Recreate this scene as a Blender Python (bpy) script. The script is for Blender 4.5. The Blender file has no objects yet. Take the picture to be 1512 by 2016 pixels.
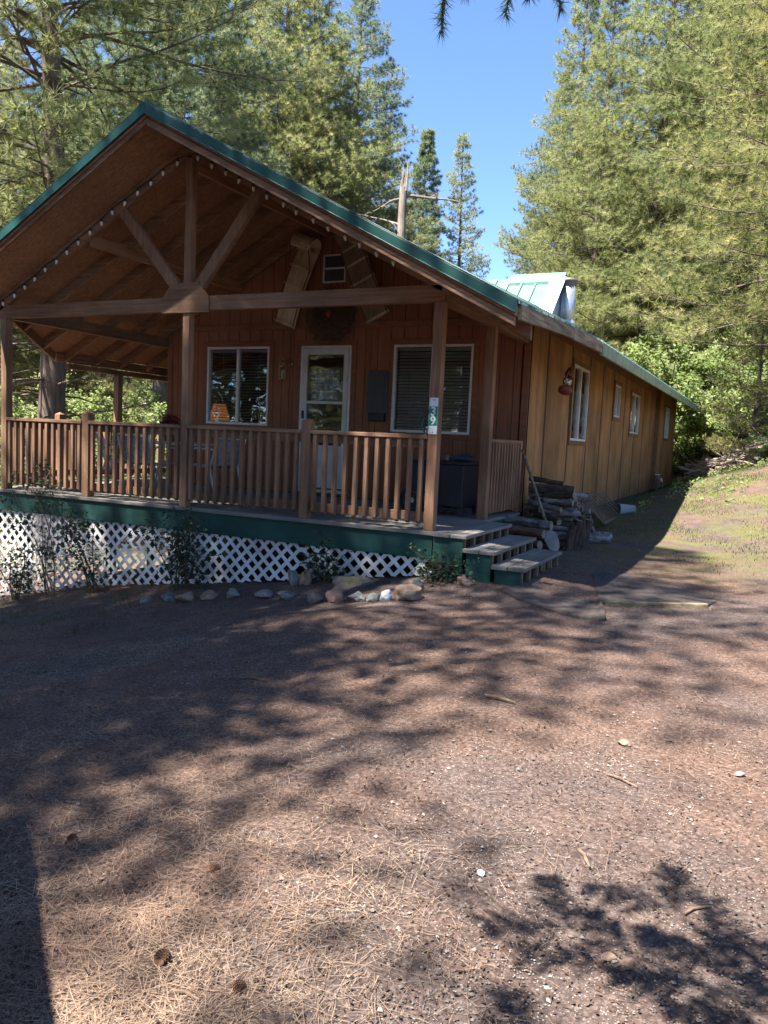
import bpy, bmesh, math, random
import numpy as np
from mathutils import Vector, Matrix, Quaternion

S = bpy.context.scene
COL = S.collection
rad = math.radians

# ---------------------------------------------------------------- camera
CAM = Vector((2.9047, -6.9246, 0.8610))
CR = Vector((0.89825, 0.43711, 0.04567)); CU = Vector((-0.08147, 0.06348, 0.99465)); CF = Vector((-0.43188, 0.89716, -0.09263))
cd = bpy.data.cameras.new('camera'); cam = bpy.data.objects.new('camera', cd); COL.objects.link(cam)
cd.sensor_fit = 'VERTICAL'; cd.sensor_height = 24.0; cd.lens = 1526.4 / 2016 * 24.0
cd.clip_start = 0.05; cd.clip_end = 2000
cam.matrix_world = Matrix(((CR.x, CU.x, -CF.x, CAM.x), (CR.y, CU.y, -CF.y, CAM.y), (CR.z, CU.z, -CF.z, CAM.z), (0, 0, 0, 1)))
S.camera = cam
S.cycles.max_bounces = 7; S.cycles.diffuse_bounces = 5; S.cycles.glossy_bounces = 3; S.cycles.transparent_max_bounces = 12; S.cycles.transmission_bounces = 4; S.cycles.caustics_reflective = False; S.cycles.caustics_refractive = False; S.cycles.sample_clamp_indirect = 6.0

# ---------------------------------------------------------------- light
SUN_EL = rad(62)
w = bpy.data.worlds.new('World'); S.world = w; w.use_nodes = True
nt = w.node_tree; sky = nt.nodes.new('ShaderNodeTexSky'); sky.sky_type = 'NISHITA'; sky.sun_disc = False
sky.sun_elevation = SUN_EL; sky.sun_rotation = rad(210)
sky.altitude = 2600; sky.air_density = 1.0; sky.dust_density = 0.0; sky.ozone_density = 6.0
bg = nt.nodes['Background']; bg.inputs[1].default_value = 0.078
nt.links.new(sky.outputs[0], bg.inputs[0])
sl = bpy.data.lights.new('sun', 'SUN'); sl.energy = 4.9; sl.angle = rad(0.53); sl.color = (1.0, 0.95, 0.87)
so = bpy.data.objects.new('sun', sl); COL.objects.link(so)
SUNV = Vector((0.50 * math.cos(SUN_EL), 0.866 * math.cos(SUN_EL), -math.sin(SUN_EL)))
so.rotation_euler = SUNV.to_track_quat('-Z', 'Y').to_euler(); so.location = (-10, -15, 40)
vs = S.view_settings; vs.view_transform = 'Standard'; vs.look = 'None'; vs.exposure = 2.32; vs.gamma = 1.0; vs.use_curve_mapping = False

# ---------------------------------------------------------------- materials
def nodes(name):
    m = bpy.data.materials.new(name); m.use_nodes = True
    n = m.node_tree.nodes; l = m.node_tree.links
    return m, n, l, n['Principled BSDF']

def ramp(n, stops):
    r = n.new('ShaderNodeValToRGB'); e = r.color_ramp.elements
    e[0].position, e[0].color = stops[0][0], (*stops[0][1], 1)
    e[1].position, e[1].color = stops[-1][0], (*stops[-1][1], 1)
    for p, c in stops[1:-1]:
        x = e.new(p); x.color = (*c, 1)
    return r

def mul(n, l, a, b, f=1.0):
    x = n.new('ShaderNodeMix'); x.data_type = 'RGBA'; x.blend_type = 'MULTIPLY'; x.inputs[0].default_value = f
    l.new(a, x.inputs[6]); l.new(b, x.inputs[7]); return x.outputs[2]

def mat(name, c1, c2, scale=(6, 6, 6), rough=0.8, bump=0.25, metal=0.0, blotch=0.35, bscale=0.9, island=0.0, spec=0.3, detail=5.0, objvar=0.0):
    m, n, l, p = nodes(name)
    tc = n.new('ShaderNodeTexCoord'); mp = n.new('ShaderNodeMapping'); mp.inputs['Scale'].default_value = scale
    l.new(tc.outputs['Object'], mp.inputs[0])
    nz = n.new('ShaderNodeTexNoise'); nz.inputs['Scale'].default_value = 1.0; nz.inputs['Detail'].default_value = detail; nz.inputs['Roughness'].default_value = 0.65
    l.new(mp.outputs[0], nz.inputs['Vector'])
    r = ramp(n, [(0.32, c1), (0.68, c2)]); l.new(nz.outputs[0], r.inputs[0]); out = r.outputs[0]
    if blotch:
        b = n.new('ShaderNodeTexNoise'); b.inputs['Scale'].default_value = bscale; b.inputs['Detail'].default_value = 3
        l.new(tc.outputs['Object'], b.inputs['Vector'])
        r2 = ramp(n, [(0.3, (1 - blotch,) * 3), (0.65, (1, 1, 1))]); l.new(b.outputs[0], r2.inputs[0])
        out = mul(n, l, out, r2.outputs[0])
    if island:
        g = n.new('ShaderNodeNewGeometry'); r3 = ramp(n, [(0, (1 - island,) * 3), (1, (1, 1, 1))])
        l.new(g.outputs['Random Per Island'], r3.inputs[0]); out = mul(n, l, out, r3.outputs[0])
    if objvar:
        oi = n.new('ShaderNodeObjectInfo'); r5 = ramp(n, [(0, (1 - objvar, 1 - objvar * 1.1, 1 - objvar * 1.2)), (1, (1, 1, 1))]); l.new(oi.outputs['Random'], r5.inputs[0]); out = mul(n, l, out, r5.outputs[0])
    l.new(out, p.inputs['Base Color'])
    p.inputs['Roughness'].default_value = rough; p.inputs['Metallic'].default_value = metal
    p.inputs['Specular IOR Level'].default_value = spec
    if bump:
        bp = n.new('ShaderNodeBump'); bp.inputs['Strength'].default_value = bump; bp.inputs['Distance'].default_value = 0.01
        l.new(nz.outputs[0], bp.inputs['Height']); l.new(bp.outputs[0], p.inputs['Normal'])
    return m

def foliage(name, c1, c2, c3, trans=0.45, nscale=0.7, isl=0.35):
    m, n, l, p = nodes(name)
    tc = n.new('ShaderNodeTexCoord'); nz = n.new('ShaderNodeTexNoise'); nz.inputs['Scale'].default_value = nscale; nz.inputs['Detail'].default_value = 3
    l.new(tc.outputs['Object'], nz.inputs['Vector'])
    r = ramp(n, [(0.33, c1), (0.5, c2), (0.68, c3)]); l.new(nz.outputs[0], r.inputs[0])
    g = n.new('ShaderNodeNewGeometry'); r3 = ramp(n, [(0, (1 - isl,) * 3), (1, (1, 1, 1))]); l.new(g.outputs['Random Per Island'], r3.inputs[0])
    c = mul(n, l, r.outputs[0], r3.outputs[0])
    oi = n.new('ShaderNodeObjectInfo'); r4 = ramp(n, [(0, (0.86, 0.92, 0.90)), (1, (1, 1, 1))]); l.new(oi.outputs['Random'], r4.inputs[0])
    c = mul(n, l, c, r4.outputs[0])
    l.new(c, p.inputs['Base Color']); p.inputs['Roughness'].default_value = 0.5; p.inputs['Specular IOR Level'].default_value = 0.35
    t = n.new('ShaderNodeBsdfTranslucent'); l.new(c, t.inputs[0])
    mx = n.new('ShaderNodeMixShader'); mx.inputs[0].default_value = trans
    l.new(p.outputs[0], mx.inputs[1]); l.new(t.outputs[0], mx.inputs[2]); l.new(mx.outputs[0], n['Material Output'].inputs[0])
    return m

M = {}
def wood(nm, c1, c2, ax, **k):
    sc = {'x': (1.6, 34, 34), 'y': (34, 1.6, 34), 'z': (34, 34, 1.6)}[ax]
    k.setdefault('blotch', 0.3); k.setdefault('bump', 0.3)
    M[nm + '_' + ax] = mat(nm + '_' + ax, c1, c2, sc, **k)
for ax in 'xyz':
    wood('frame_wood', (0.175, 0.090, 0.049), (0.335, 0.195, 0.118), ax, rough=0.75, objvar=0.22, blotch=0.4, bscale=2.2, detail=8)
    wood('soffit_wood', (0.215, 0.108, 0.056), (0.385, 0.205, 0.112), ax, rough=0.8)
    wood('deck_wood', (0.15, 0.135, 0.12), (0.27, 0.25, 0.225), ax, island=0.25, rough=0.9)
    wood('old_wood', (0.10, 0.072, 0.045), (0.36, 0.28, 0.18), ax, rough=0.9, bump=0.6, blotch=0.5, bscale=3)
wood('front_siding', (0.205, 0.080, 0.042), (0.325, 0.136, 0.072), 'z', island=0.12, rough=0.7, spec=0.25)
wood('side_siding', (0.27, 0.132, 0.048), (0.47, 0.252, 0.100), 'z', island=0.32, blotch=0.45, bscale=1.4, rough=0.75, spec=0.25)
M['trim_red'] = mat('trim_red', (0.18, 0.072, 0.038), (0.26, 0.108, 0.058), (5, 5, 20), rough=0.7)
M['trim_side'] = mat('trim_side', (0.16, 0.075, 0.032), (0.22, 0.11, 0.048), (8, 8, 8), rough=0.75)
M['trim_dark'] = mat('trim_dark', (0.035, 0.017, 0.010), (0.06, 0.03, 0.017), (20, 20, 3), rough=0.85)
M['dark_gap'] = mat('dark_gap', (0.020, 0.010, 0.007), (0.03, 0.016, 0.010), rough=0.95, bump=0)
M['interior'] = mat('interior', (0.05, 0.035, 0.025), (0.08, 0.055, 0.04), rough=0.95, bump=0)
M['roof_green'] = mat('roof_green', (0.010, 0.062, 0.055), (0.015, 0.082, 0.072), (2, 2, 2), rough=0.42, bump=0.03, blotch=0.25, bscale=2, spec=0.5)
M['pale_green_metal'] = mat('pale_green_metal', (0.10, 0.25, 0.20), (0.15, 0.31, 0.255), (3, 3, 3), rough=0.5, bump=0.03, blotch=0.35, bscale=5)
M['gutter_green'] = mat('gutter_green', (0.20, 0.27, 0.16), (0.31, 0.38, 0.25), (3, 10, 10), rough=0.7, bump=0.1, blotch=0.4, bscale=4)
M['skirt_green'] = mat('skirt_green', (0.010, 0.050, 0.044), (0.016, 0.070, 0.060), (2, 14, 14), rough=0.65, bump=0.2, blotch=0.5, bscale=1.6)
M['lattice_white'] = mat('lattice_white', (0.66, 0.66, 0.68), (0.80, 0.80, 0.80), (14, 14, 14), rough=0.6, bump=0.06, blotch=0.5, bscale=2.2)
M['alum'] = mat('alum', (0.56, 0.55, 0.53), (0.68, 0.67, 0.65), (10, 10, 10), rough=0.45, bump=0.02, metal=0.2, blotch=0.2, bscale=3)
M['door_white'] = mat('door_white', (0.52, 0.50, 0.48), (0.64, 0.62, 0.59), (8, 8, 2), rough=0.5, bump=0.03, blotch=0.3, bscale=4)
M['blind'] = mat('blind', (0.50, 0.49, 0.48), (0.62, 0.60, 0.58), (20, 20, 20), rough=0.6, bump=0, blotch=0.15)
M['curtain'] = mat('curtain', (0.16, 0.17, 0.13), (0.24, 0.25, 0.20), (30, 30, 3), rough=0.9, bump=0.2)
M['panel_grey'] = mat('panel_grey', (0.045, 0.05, 0.06), (0.06, 0.066, 0.078), (6, 6, 6), rough=0.55, bump=0.02, blotch=0.2)
M['black_metal'] = mat('black_metal', (0.012, 0.013, 0.020), (0.022, 0.023, 0.033), (4, 4, 4), rough=0.55, bump=0.04, blotch=0.4, bscale=3, spec=0.4)
M['rubber'] = mat('rubber', (0.015, 0.015, 0.016), (0.03, 0.03, 0.03), (20, 20, 20), rough=0.9, bump=0.2)
M['rim_paint'] = mat('rim_paint', (0.30, 0.31, 0.20), (0.42, 0.42, 0.30), (20, 20, 20), rough=0.5)
M['blue_cloth'] = mat('blue_cloth', (0.035, 0.05, 0.085), (0.06, 0.08, 0.12), (30, 30, 30), rough=0.95)
M['galv'] = mat('galv', (0.42, 0.46, 0.48), (0.60, 0.64, 0.66), (6, 6, 3), rough=0.38, bump=0.02, metal=0.75, blotch=0.25, bscale=6)
M['brass'] = mat('brass', (0.28, 0.19, 0.08), (0.45, 0.32, 0.14), (20, 20, 20), rough=0.35, metal=0.9, bump=0)
M['rust'] = mat('rust', (0.12, 0.028, 0.016), (0.26, 0.085, 0.050), (25, 25, 25), rough=0.8, bump=0.2)
M['sled_wood'] = mat('sled_wood', (0.44, 0.33, 0.22), (0.64, 0.50, 0.35), (18, 18, 3), rough=0.45, blotch=0.4, bscale=4)
M['sled_wood_dark'] = mat('sled_wood_dark', (0.20, 0.15, 0.10), (0.30, 0.225, 0.155), (18, 18, 3), rough=0.5, blotch=0.4, bscale=4)
M['twig'] = mat('twig', (0.07, 0.043, 0.030), (0.24, 0.155, 0.105), (40, 40, 40), rough=0.95, island=0.5)
M['red_bloom'] = mat('red_bloom', (0.28, 0.045, 0.03), (0.45, 0.10, 0.05), (40, 40, 40), rough=0.9)
M['flower_red'] = mat('flower_red', (0.30, 0.02, 0.03), (0.50, 0.05, 0.06), (30, 30, 30), rough=0.8, island=0.4)
M['bulb'] = mat('bulb', (0.72, 0.68, 0.62), (0.82, 0.78, 0.72), (30, 30, 30), rough=0.35, bump=0, blotch=0.1)
M['wire'] = mat('wire', (0.02, 0.025, 0.02), (0.03, 0.035, 0.03), rough=0.7, bump=0)
M['white_plastic'] = mat('white_plastic', (0.66, 0.66, 0.67), (0.76, 0.76, 0.76), (12, 12, 12), rough=0.5, bump=0.02, blotch=0.25, bscale=6)
M['sign_green'] = mat('sign_green', (0.0, 0.20, 0.125), (0.004, 0.25, 0.155), (12, 12, 12), rough=0.4, bump=0, blotch=0.15)
M['sling'] = mat('sling', (0.26, 0.265, 0.28), (0.34, 0.345, 0.36), (60, 60, 60), rough=0.8, bump=0.1)
M['chair_frame'] = mat('chair_frame', (0.45, 0.46, 0.47), (0.56, 0.57, 0.58), (12, 12, 12), rough=0.4, bump=0, blotch=0.15)
M['clay'] = mat('clay', (0.22, 0.08, 0.045), (0.32, 0.13, 0.07), (12, 12, 12), rough=0.85)
M['hose'] = mat('hose', (0.015, 0.07, 0.085), (0.025, 0.10, 0.12), rough=0.5, bump=0)
M['concrete'] = mat('concrete', (0.040, 0.031, 0.028), (0.118, 0.093, 0.083), (18, 18, 18), rough=0.95, bump=0.5, blotch=0.45, bscale=1.6, detail=9)
M['bark'] = mat('bark', (0.055, 0.042, 0.036), (0.235, 0.175, 0.145), (7, 7, 1.4), rough=0.95, bump=1.0, blotch=0.35, bscale=1.2, detail=8)
M['limb_bark'] = mat('limb_bark', (0.09, 0.072, 0.060), (0.26, 0.21, 0.175), (9, 9, 4), rough=0.95, bump=0.5, blotch=0.3)
M['dead_wood'] = mat('dead_wood', (0.15, 0.115, 0.095), (0.38, 0.32, 0.275), (16, 16, 2), rough=0.9, bump=0.6, blotch=0.4, bscale=2)
M['dead_branch'] = mat('dead_branch', (0.22, 0.165, 0.125), (0.46, 0.37, 0.30), (14, 14, 14), rough=0.95, bump=0.4, blotch=0.4)
M['grey_bark'] = mat('grey_bark', (0.030, 0.027, 0.027), (0.33, 0.31, 0.30), (9, 22, 22), rough=0.95, bump=0.6, blotch=0.5, bscale=4)
M['brown_bark'] = mat('brown_bark', (0.035, 0.024, 0.018), (0.12, 0.082, 0.060), (8, 24, 24), rough=0.95, bump=0.7, blotch=0.4, bscale=4)
M['red_bark'] = mat('red_bark', (0.11, 0.05, 0.036), (0.22, 0.11, 0.08), (8, 24, 24), rough=0.95, bump=0.6, blotch=0.4, bscale=4)
M['cut_wood'] = mat('cut_wood', (0.16, 0.125, 0.095), (0.30, 0.24, 0.185), (30, 30, 30), rough=0.9, bump=0.3)
M['steel'] = mat('steel', (0.16, 0.14, 0.12), (0.28, 0.25, 0.22), (9, 9, 9), rough=0.55, metal=0.5, bump=0.1)
M['cone_brown'] = mat('cone_brown', (0.09, 0.045, 0.027), (0.27, 0.145, 0.09), (60, 60, 60), rough=0.9, island=0.4)
M['stick'] = mat('stick', (0.10, 0.065, 0.045), (0.30, 0.20, 0.135), (30, 30, 30), rough=0.9, island=0.4)
M['needle_litter'] = mat('needle_litter', (0.24, 0.145, 0.100), (0.56, 0.40, 0.285), (1.3, 1.3, 1.3), rough=0.75, bump=0, island=0.65, blotch=0.3)
M['chip'] = mat('chip', (0.030, 0.019, 0.015), (0.17, 0.10, 0.068), (2.3, 2.3, 2.3), rough=0.9, bump=0, island=0.7)
M['pebble'] = mat('pebble', (0.13, 0.105, 0.092), (0.40, 0.35, 0.315), (2.3, 2.3, 2.3), rough=0.9, bump=0, island=0.6)
M['grass'] = foliage('grass', (0.075, 0.10, 0.025), (0.12, 0.145, 0.04), (0.19, 0.18, 0.07), 0.35)
M['pine'] = foliage('pine', (.20, .235, .09), (.36, .385, .155), (.50, .475, .22), .52, 1.5, isl=0.28)
M['pine_blue'] = foliage('pine_blue', (.15, .20, .11), (.26, .31, .165), (.38, .395, .205), .52, 1.5, isl=0.28)
M['pine_yellow'] = foliage('pine_yellow', (0.2, 0.22, 0.075), (0.36, 0.36, 0.135), (0.5, 0.44, 0.19), 0.5, 1.5, isl=0.3)
M['fir_blue'] = foliage('fir_blue', (0.10, 0.16, 0.12), (0.14, 0.21, 0.16), (0.19, 0.26, 0.20), 0.45, 3)
M['leaf_bright'] = foliage('leaf_bright', (0.21, 0.28, 0.085), (0.33, 0.40, 0.14), (0.44, 0.48, 0.20), 0.55)
M['leaf_mid'] = foliage('leaf_mid', (0.08, 0.13, 0.045), (0.13, 0.19, 0.065), (0.20, 0.26, 0.09), 0.45)
M['leaf_dark'] = foliage('leaf_dark', (0.030, 0.060, 0.030), (0.045, 0.085, 0.040), (0.07, 0.115, 0.055), 0.35, 3)

def glass_mat(name, tint, refl, bumps=0.0):
    m, n, l, p = nodes(name); n.remove(p)
    t = n.new('ShaderNodeBsdfTransparent'); t.inputs[0].default_value = (*tint, 1)
    g = n.new('ShaderNodeBsdfGlossy'); g.inputs['Roughness'].default_value = 0.015; g.inputs[0].default_value = (1, 1, 1, 1)
    f = n.new('ShaderNodeFresnel'); f.inputs[0].default_value = 1.52
    a = n.new('ShaderNodeMath'); a.operation = 'MULTIPLY_ADD'; a.inputs[1].default_value = 1.2; a.inputs[2].default_value = refl; a.use_clamp = True
    l.new(f.outputs[0], a.inputs[0])
    tc = n.new('ShaderNodeTexCoord'); nz = n.new('ShaderNodeTexNoise'); nz.inputs['Scale'].default_value = 4 if not bumps else 17
    nz.inputs['Detail'].default_value = 1.0
    l.new(tc.outputs['Object'], nz.inputs[0]); b = n.new('ShaderNodeBump'); b.inputs['Strength'].default_value = bumps or 0.04; b.inputs['Distance'].default_value = 0.05
    l.new(nz.outputs[0], b.inputs['Height']); l.new(b.outputs[0], g.inputs['Normal'])
    mx = n.new('ShaderNodeMixShader'); l.new(a.outputs[0], mx.inputs[0]); l.new(t.outputs[0], mx.inputs[1]); l.new(g.outputs[0], mx.inputs[2])
    l.new(mx.outputs[0], n['Material Output'].inputs[0]); return m
M['glass'] = glass_mat('glass', (0.86, 0.87, 0.87), 0.015)
M['sky_sheen'] = mat('sky_sheen', (0.55, 0.56, 0.60), (0.80, 0.80, 0.83), (40, 40, 40), rough=0.12, bump=0.0, metal=0.55, blotch=0.0)  # pale base colour paints in the sky reflected by the textured door pane
M['wavy_glass'] = glass_mat('wavy_glass', (0.5, 0.5, 0.52), 0.80, 0.9)
M['lantern_glass'] = glass_mat('lantern_glass', (0.85, 0.87, 0.86), 0.12)
def shade_mat():
    m, n, l, p = nodes('lamp_shade'); p.inputs['Base Color'].default_value = (0.45, 0.24, 0.12, 1); p.inputs['Roughness'].default_value = 0.9
    p.inputs['Emission Color'].default_value = (1.0, 0.36, 0.11, 1); p.inputs['Emission Strength'].default_value = 0.055; return m
M['lamp_shade'] = shade_mat()

def rock_mat(name, c1, c2, c3, moss=0.0):
    m, n, l, p = nodes(name); tc = n.new('ShaderNodeTexCoord')
    nz = n.new('ShaderNodeTexNoise'); nz.inputs['Scale'].default_value = 9; nz.inputs['Detail'].default_value = 9; nz.inputs['Roughness'].default_value = 0.7
    l.new(tc.outputs['Object'], nz.inputs['Vector']); r = ramp(n, [(0.3, c1), (0.5, c2), (0.7, c3)]); l.new(nz.outputs[0], r.inputs[0]); out = r.outputs[0]
    if moss or 'moss' in name:
        z2 = n.new('ShaderNodeTexNoise'); z2.inputs['Scale'].default_value = 5; z2.inputs['Detail'].default_value = 5; l.new(tc.outputs['Object'], z2.inputs['Vector'])
        r2 = ramp(n, [(0.5 - moss * 0.25, (0, 0, 0)), (0.6 - moss * 0.25, (1, 1, 1))]); l.new(z2.outputs[0], r2.inputs[0])
        mx = n.new('ShaderNodeMix'); mx.data_type = 'RGBA'; l.new(r2.outputs[0], mx.inputs[0]); l.new(out, mx.inputs[6]); mx.inputs[7].default_value = (0.075, 0.078, 0.026, 1); out = mx.outputs[2]
    l.new(out, p.inputs['Base Color']); p.inputs['Roughness'].default_value = 0.9; p.inputs['Specular IOR Level'].default_value = 0.25
    b = n.new('ShaderNodeBump'); b.inputs['Strength'].default_value = 0.7; b.inputs['Distance'].default_value = 0.015; l.new(nz.outputs[0], b.inputs['Height']); l.new(b.outputs[0], p.inputs['Normal'])
    return m
M['rock_grey'] = rock_mat('rock_grey', (0.088, 0.083, 0.074), (0.177, 0.165, 0.146), (0.286, 0.264, 0.229))
M['rock_blue'] = rock_mat('rock_blue', (0.062, 0.064, 0.062), (0.115, 0.115, 0.108), (0.23, 0.225, 0.205))
M['rock_tan'] = rock_mat('rock_tan', (0.136, 0.086, 0.059), (0.218, 0.145, 0.102), (0.313, 0.231, 0.174))
M['rock_pink'] = rock_mat('rock_pink', (0.170, 0.099, 0.071), (0.245, 0.152, 0.112), (0.326, 0.218, 0.161))
M['rock_white'] = rock_mat('rock_white', (0.36, 0.35, 0.36), (0.47, 0.46, 0.47), (0.56, 0.55, 0.55))
M['rock_moss'] = rock_mat('rock_moss', (0.085, 0.07, 0.055), (0.14, 0.118, 0.092), (0.22, 0.19, 0.155), -0.15)

def ground_mat():
    m, n, l, p = nodes('forest_floor'); tc = n.new('ShaderNodeTexCoord'); pos = tc.outputs['Object']
    def noise(s, d=5, ro=0.6):
        z = n.new('ShaderNodeTexNoise'); z.inputs['Scale'].default_value = s; z.inputs['Detail'].default_value = d; z.inputs['Roughness'].default_value = ro
        l.new(pos, z.inputs['Vector']); return z.outputs[0]
    fine = noise(55, 8, 0.75); big = noise(0.55, 4); mid = noise(3.5, 6, 0.65)
    r = ramp(n, [(0.31, (0.034, 0.024, 0.021)), (0.51, (0.103, 0.078, 0.069)), (0.71, (0.245, 0.195, 0.173))]); l.new(fine, r.inputs[0])
    duff = ramp(n, [(0.42, (1.12, 0.95, 0.84)), (0.58, (0.84, 0.83, 0.85))]); l.new(big, duff.inputs[0])
    out = mul(n, l, r.outputs[0], duff.outputs[0])
    md = ramp(n, [(0.3, (0.68, 0.66, 0.66)), (0.62, (1.1, 1.08, 1.05))]); l.new(mid, md.inputs[0]); out = mul(n, l, out, md.outputs[0])
    v = n.new('ShaderNodeTexVoronoi'); v.inputs['Scale'].default_value = 62; l.new(pos, v.inputs['Vector'])
    rv = ramp(n, [(0.10, (1, 1, 1)), (0.2, (0, 0, 0))]); l.new(v.outputs['Distance'], rv.inputs[0])
    bw = n.new('ShaderNodeRGBToBW'); l.new(v.outputs['Color'], bw.inputs[0])
    rc = ramp(n, [(0.62, (0, 0, 0)), (0.68, (1, 1, 1))]); l.new(bw.outputs[0], rc.inputs[0])
    k = mul(n, l, rv.outputs[0], rc.outputs[0])
    mx = n.new('ShaderNodeMix'); mx.data_type = 'RGBA'; l.new(k, mx.inputs[0]); l.new(out, mx.inputs[6]); mx.inputs[7].default_value = (0.30, 0.265, 0.235, 1); out = mx.outputs[2]
    # moss and thin grass beside and behind the house
    sx = n.new('ShaderNodeSeparateXYZ'); l.new(pos, sx.inputs[0])
    def rng(o, a, b):
        q = n.new('ShaderNodeMapRange'); q.interpolation_type = 'SMOOTHSTEP'; q.inputs[1].default_value = a; q.inputs[2].default_value = b; l.new(o, q.inputs[0]); return q.outputs[0]
    mm = n.new('ShaderNodeMath'); mm.operation = 'MULTIPLY'; l.new(rng(sx.outputs[1], 0.6, 4.5), mm.inputs[0])
    gn = noise(1.3, 7, 0.7); rg = ramp(n, [(0.44, (0, 0, 0)), (0.60, (0.85, 0.85, 0.85))]); l.new(gn, rg.inputs[0]); l.new(rg.outputs[0], mm.inputs[1])
    gc = ramp(n, [(0.35, (0.055, 0.060, 0.018)), (0.65, (0.15, 0.145, 0.048))]); l.new(noise(40, 6, 0.7), gc.inputs[0])
    m2 = n.new('ShaderNodeMix'); m2.data_type = 'RGBA'; l.new(mm.outputs[0], m2.inputs[0]); l.new(out, m2.inputs[6]); l.new(gc.outputs[0], m2.inputs[7]); out = m2.outputs[2]
    l.new(out, p.inputs['Base Color']); p.inputs['Roughness'].default_value = 0.95; p.inputs['Specular IOR Level'].default_value = 0.12
    b = n.new('ShaderNodeBump'); b.inputs['Strength'].default_value = 0.9; b.inputs['Distance'].default_value = 0.012; l.new(fine, b.inputs['Height']); l.new(b.outputs[0], p.inputs['Normal'])
    return m
M['ground'] = ground_mat()

# ---------------------------------------------------------------- helpers
ORG = {}
def tag(o, label=None, cat=None, group=None, kind=None):
    if label: o['label'] = label
    if cat: o['category'] = cat
    if group: o['group'] = group
    if kind: o['kind'] = kind
    return o

def thing(name, loc, label, cat, group=None):
    o = bpy.data.objects.new(name, None); COL.objects.link(o); o.location = loc; o.empty_display_size = 0.2
    ORG[o.name] = Vector(loc); return tag(o, label, cat, group)

class MB:
    def __init__(s): s.V = []; s.F = []; s.I = []
    def add(s, vs, fs, mi=0):
        k = len(s.V); s.V += [tuple(v) for v in vs]; s.F += [tuple(i + k for i in f) for f in fs]; s.I += [mi] * len(fs); return s
    BF = [(0, 1, 3, 2), (4, 6, 7, 5), (0, 4, 5, 1), (2, 3, 7, 6), (0, 2, 6, 4), (1, 5, 7, 3)]
    def box(s, x0, x1, y0, y1, z0, z1, mi=0):
        return s.add([(x, y, z) for x in (x0, x1) for y in (y0, y1) for z in (z0, z1)], s.BF, mi)
    def bar(s, p, q, wd, ht, up=(0, 0, 1), mi=0):
        p, q, up = Vector(p), Vector(q), Vector(up); d = (q - p).normalized(); sd = d.cross(up)
        if sd.length < 1e-4: sd = d.cross(Vector((1, 0, 0)))
        sd.normalize(); u = sd.cross(d).normalized()
        return s.add([b + sd * a * wd / 2 + u * c * ht / 2 for b in (p, q) for a in (-1, 1) for c in (-1, 1)], s.BF, mi)
    def tube(s, pts, rs, n=8, cap=True, mi=0, capmi=None, oval=1.0):
        pts = [Vector(p) for p in pts]; 
        if not hasattr(rs, '__len__'): rs = [rs] * len(pts)
        k = len(s.V); prev = None
        for i, p in enumerate(pts):
            d = (pts[min(i + 1, len(pts) - 1)] - pts[max(i - 1, 0)]).normalized()
            if prev is None:
                a = d.orthogonal().normalized()
            else:
                a = prev - d * prev.dot(d)
                a = a.normalized() if a.length > 1e-5 else d.orthogonal().normalized()
            prev = a; b = d.cross(a)
            for j in range(n):
                t = 2 * math.pi * j / n; s.V.append(tuple(p + (a * math.cos(t) + b * math.sin(t) * oval) * rs[i]))
        for i in range(len(pts) - 1):
            for j in range(n):
                s.F.append((k + i * n + j, k + i * n + (j + 1) % n, k + (i + 1) * n + (j + 1) % n, k + (i + 1) * n + j)); s.I.append(mi)
        if cap:
            c = mi if capmi is None else capmi
            s.F.append(tuple(k + j for j in range(n))[::-1]); s.I.append(c)
            e = k + (len(pts) - 1) * n; s.F.append(tuple(e + j for j in range(n))); s.I.append(c)
        return s
    def prism(s, poly, off, mi=0):
        n = len(poly); off = Vector(off); a = [Vector(p) for p in poly]
        return s.add(a + [p + off for p in a], [tuple(range(n))[::-1], tuple(range(n, 2 * n))] + [(i, (i + 1) % n, n + (i + 1) % n, n + i) for i in range(n)], mi)
    def lathe(s, prof, c, n=16, mi=0, axis=None):
        k = len(s.V); c = Vector(c); q = Vector((0, 0, 1)).rotation_difference(Vector(axis)) if axis else Quaternion()
        for r, z in prof:
            for j in range(n):
                t = 2 * math.pi * j / n; s.V.append(tuple(c + q @ Vector((r * math.cos(t), r * math.sin(t), z))))
        for i in range(len(prof) - 1):
            for j in range(n):
                s.F.append((k + i * n + j, k + i * n + (j + 1) % n, k + (i + 1) * n + (j + 1) % n, k + (i + 1) * n + j)); s.I.append(mi)
        s.F.append(tuple(k + j for j in range(n))[::-1]); s.I.append(mi)
        e = k + (len(prof) - 1) * n; s.F.append(tuple(e + j for j in range(n))); s.I.append(mi); return s
    def build(s, name, mats, parent=None, smooth=False, bevel=0, origin=None):
        me = bpy.data.meshes.new(name)
        o0 = ORG[parent.name] if parent is not None else Vector(origin or (0, 0, 0))
        me.from_pydata([(x - o0.x, y - o0.y, z - o0.z) for x, y, z in s.V], [], s.F)
        for m in (mats if isinstance(mats, (list, tuple)) else [mats]): me.materials.append(M[m] if isinstance(m, str) else m)
        if max(s.I, default=0): me.polygons.foreach_set('material_index', s.I)
        if smooth: me.polygons.foreach_set('use_smooth', [True] * len(me.polygons))
        bm = bmesh.new(); bm.from_mesh(me); bmesh.ops.recalc_face_normals(bm, faces=bm.faces); bm.to_mesh(me); bm.free()
        me.update()
        o = bpy.data.objects.new(name, me); COL.objects.link(o); ORG[o.name] = o0.copy()
        if parent is not None: o.parent = parent
        else: o.location = o0
        if bevel:
            b = o.modifiers.new('bevel', 'BEVEL'); b.width = bevel; b.segments = 2; b.limit_method = 'ANGLE'
        return o

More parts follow.
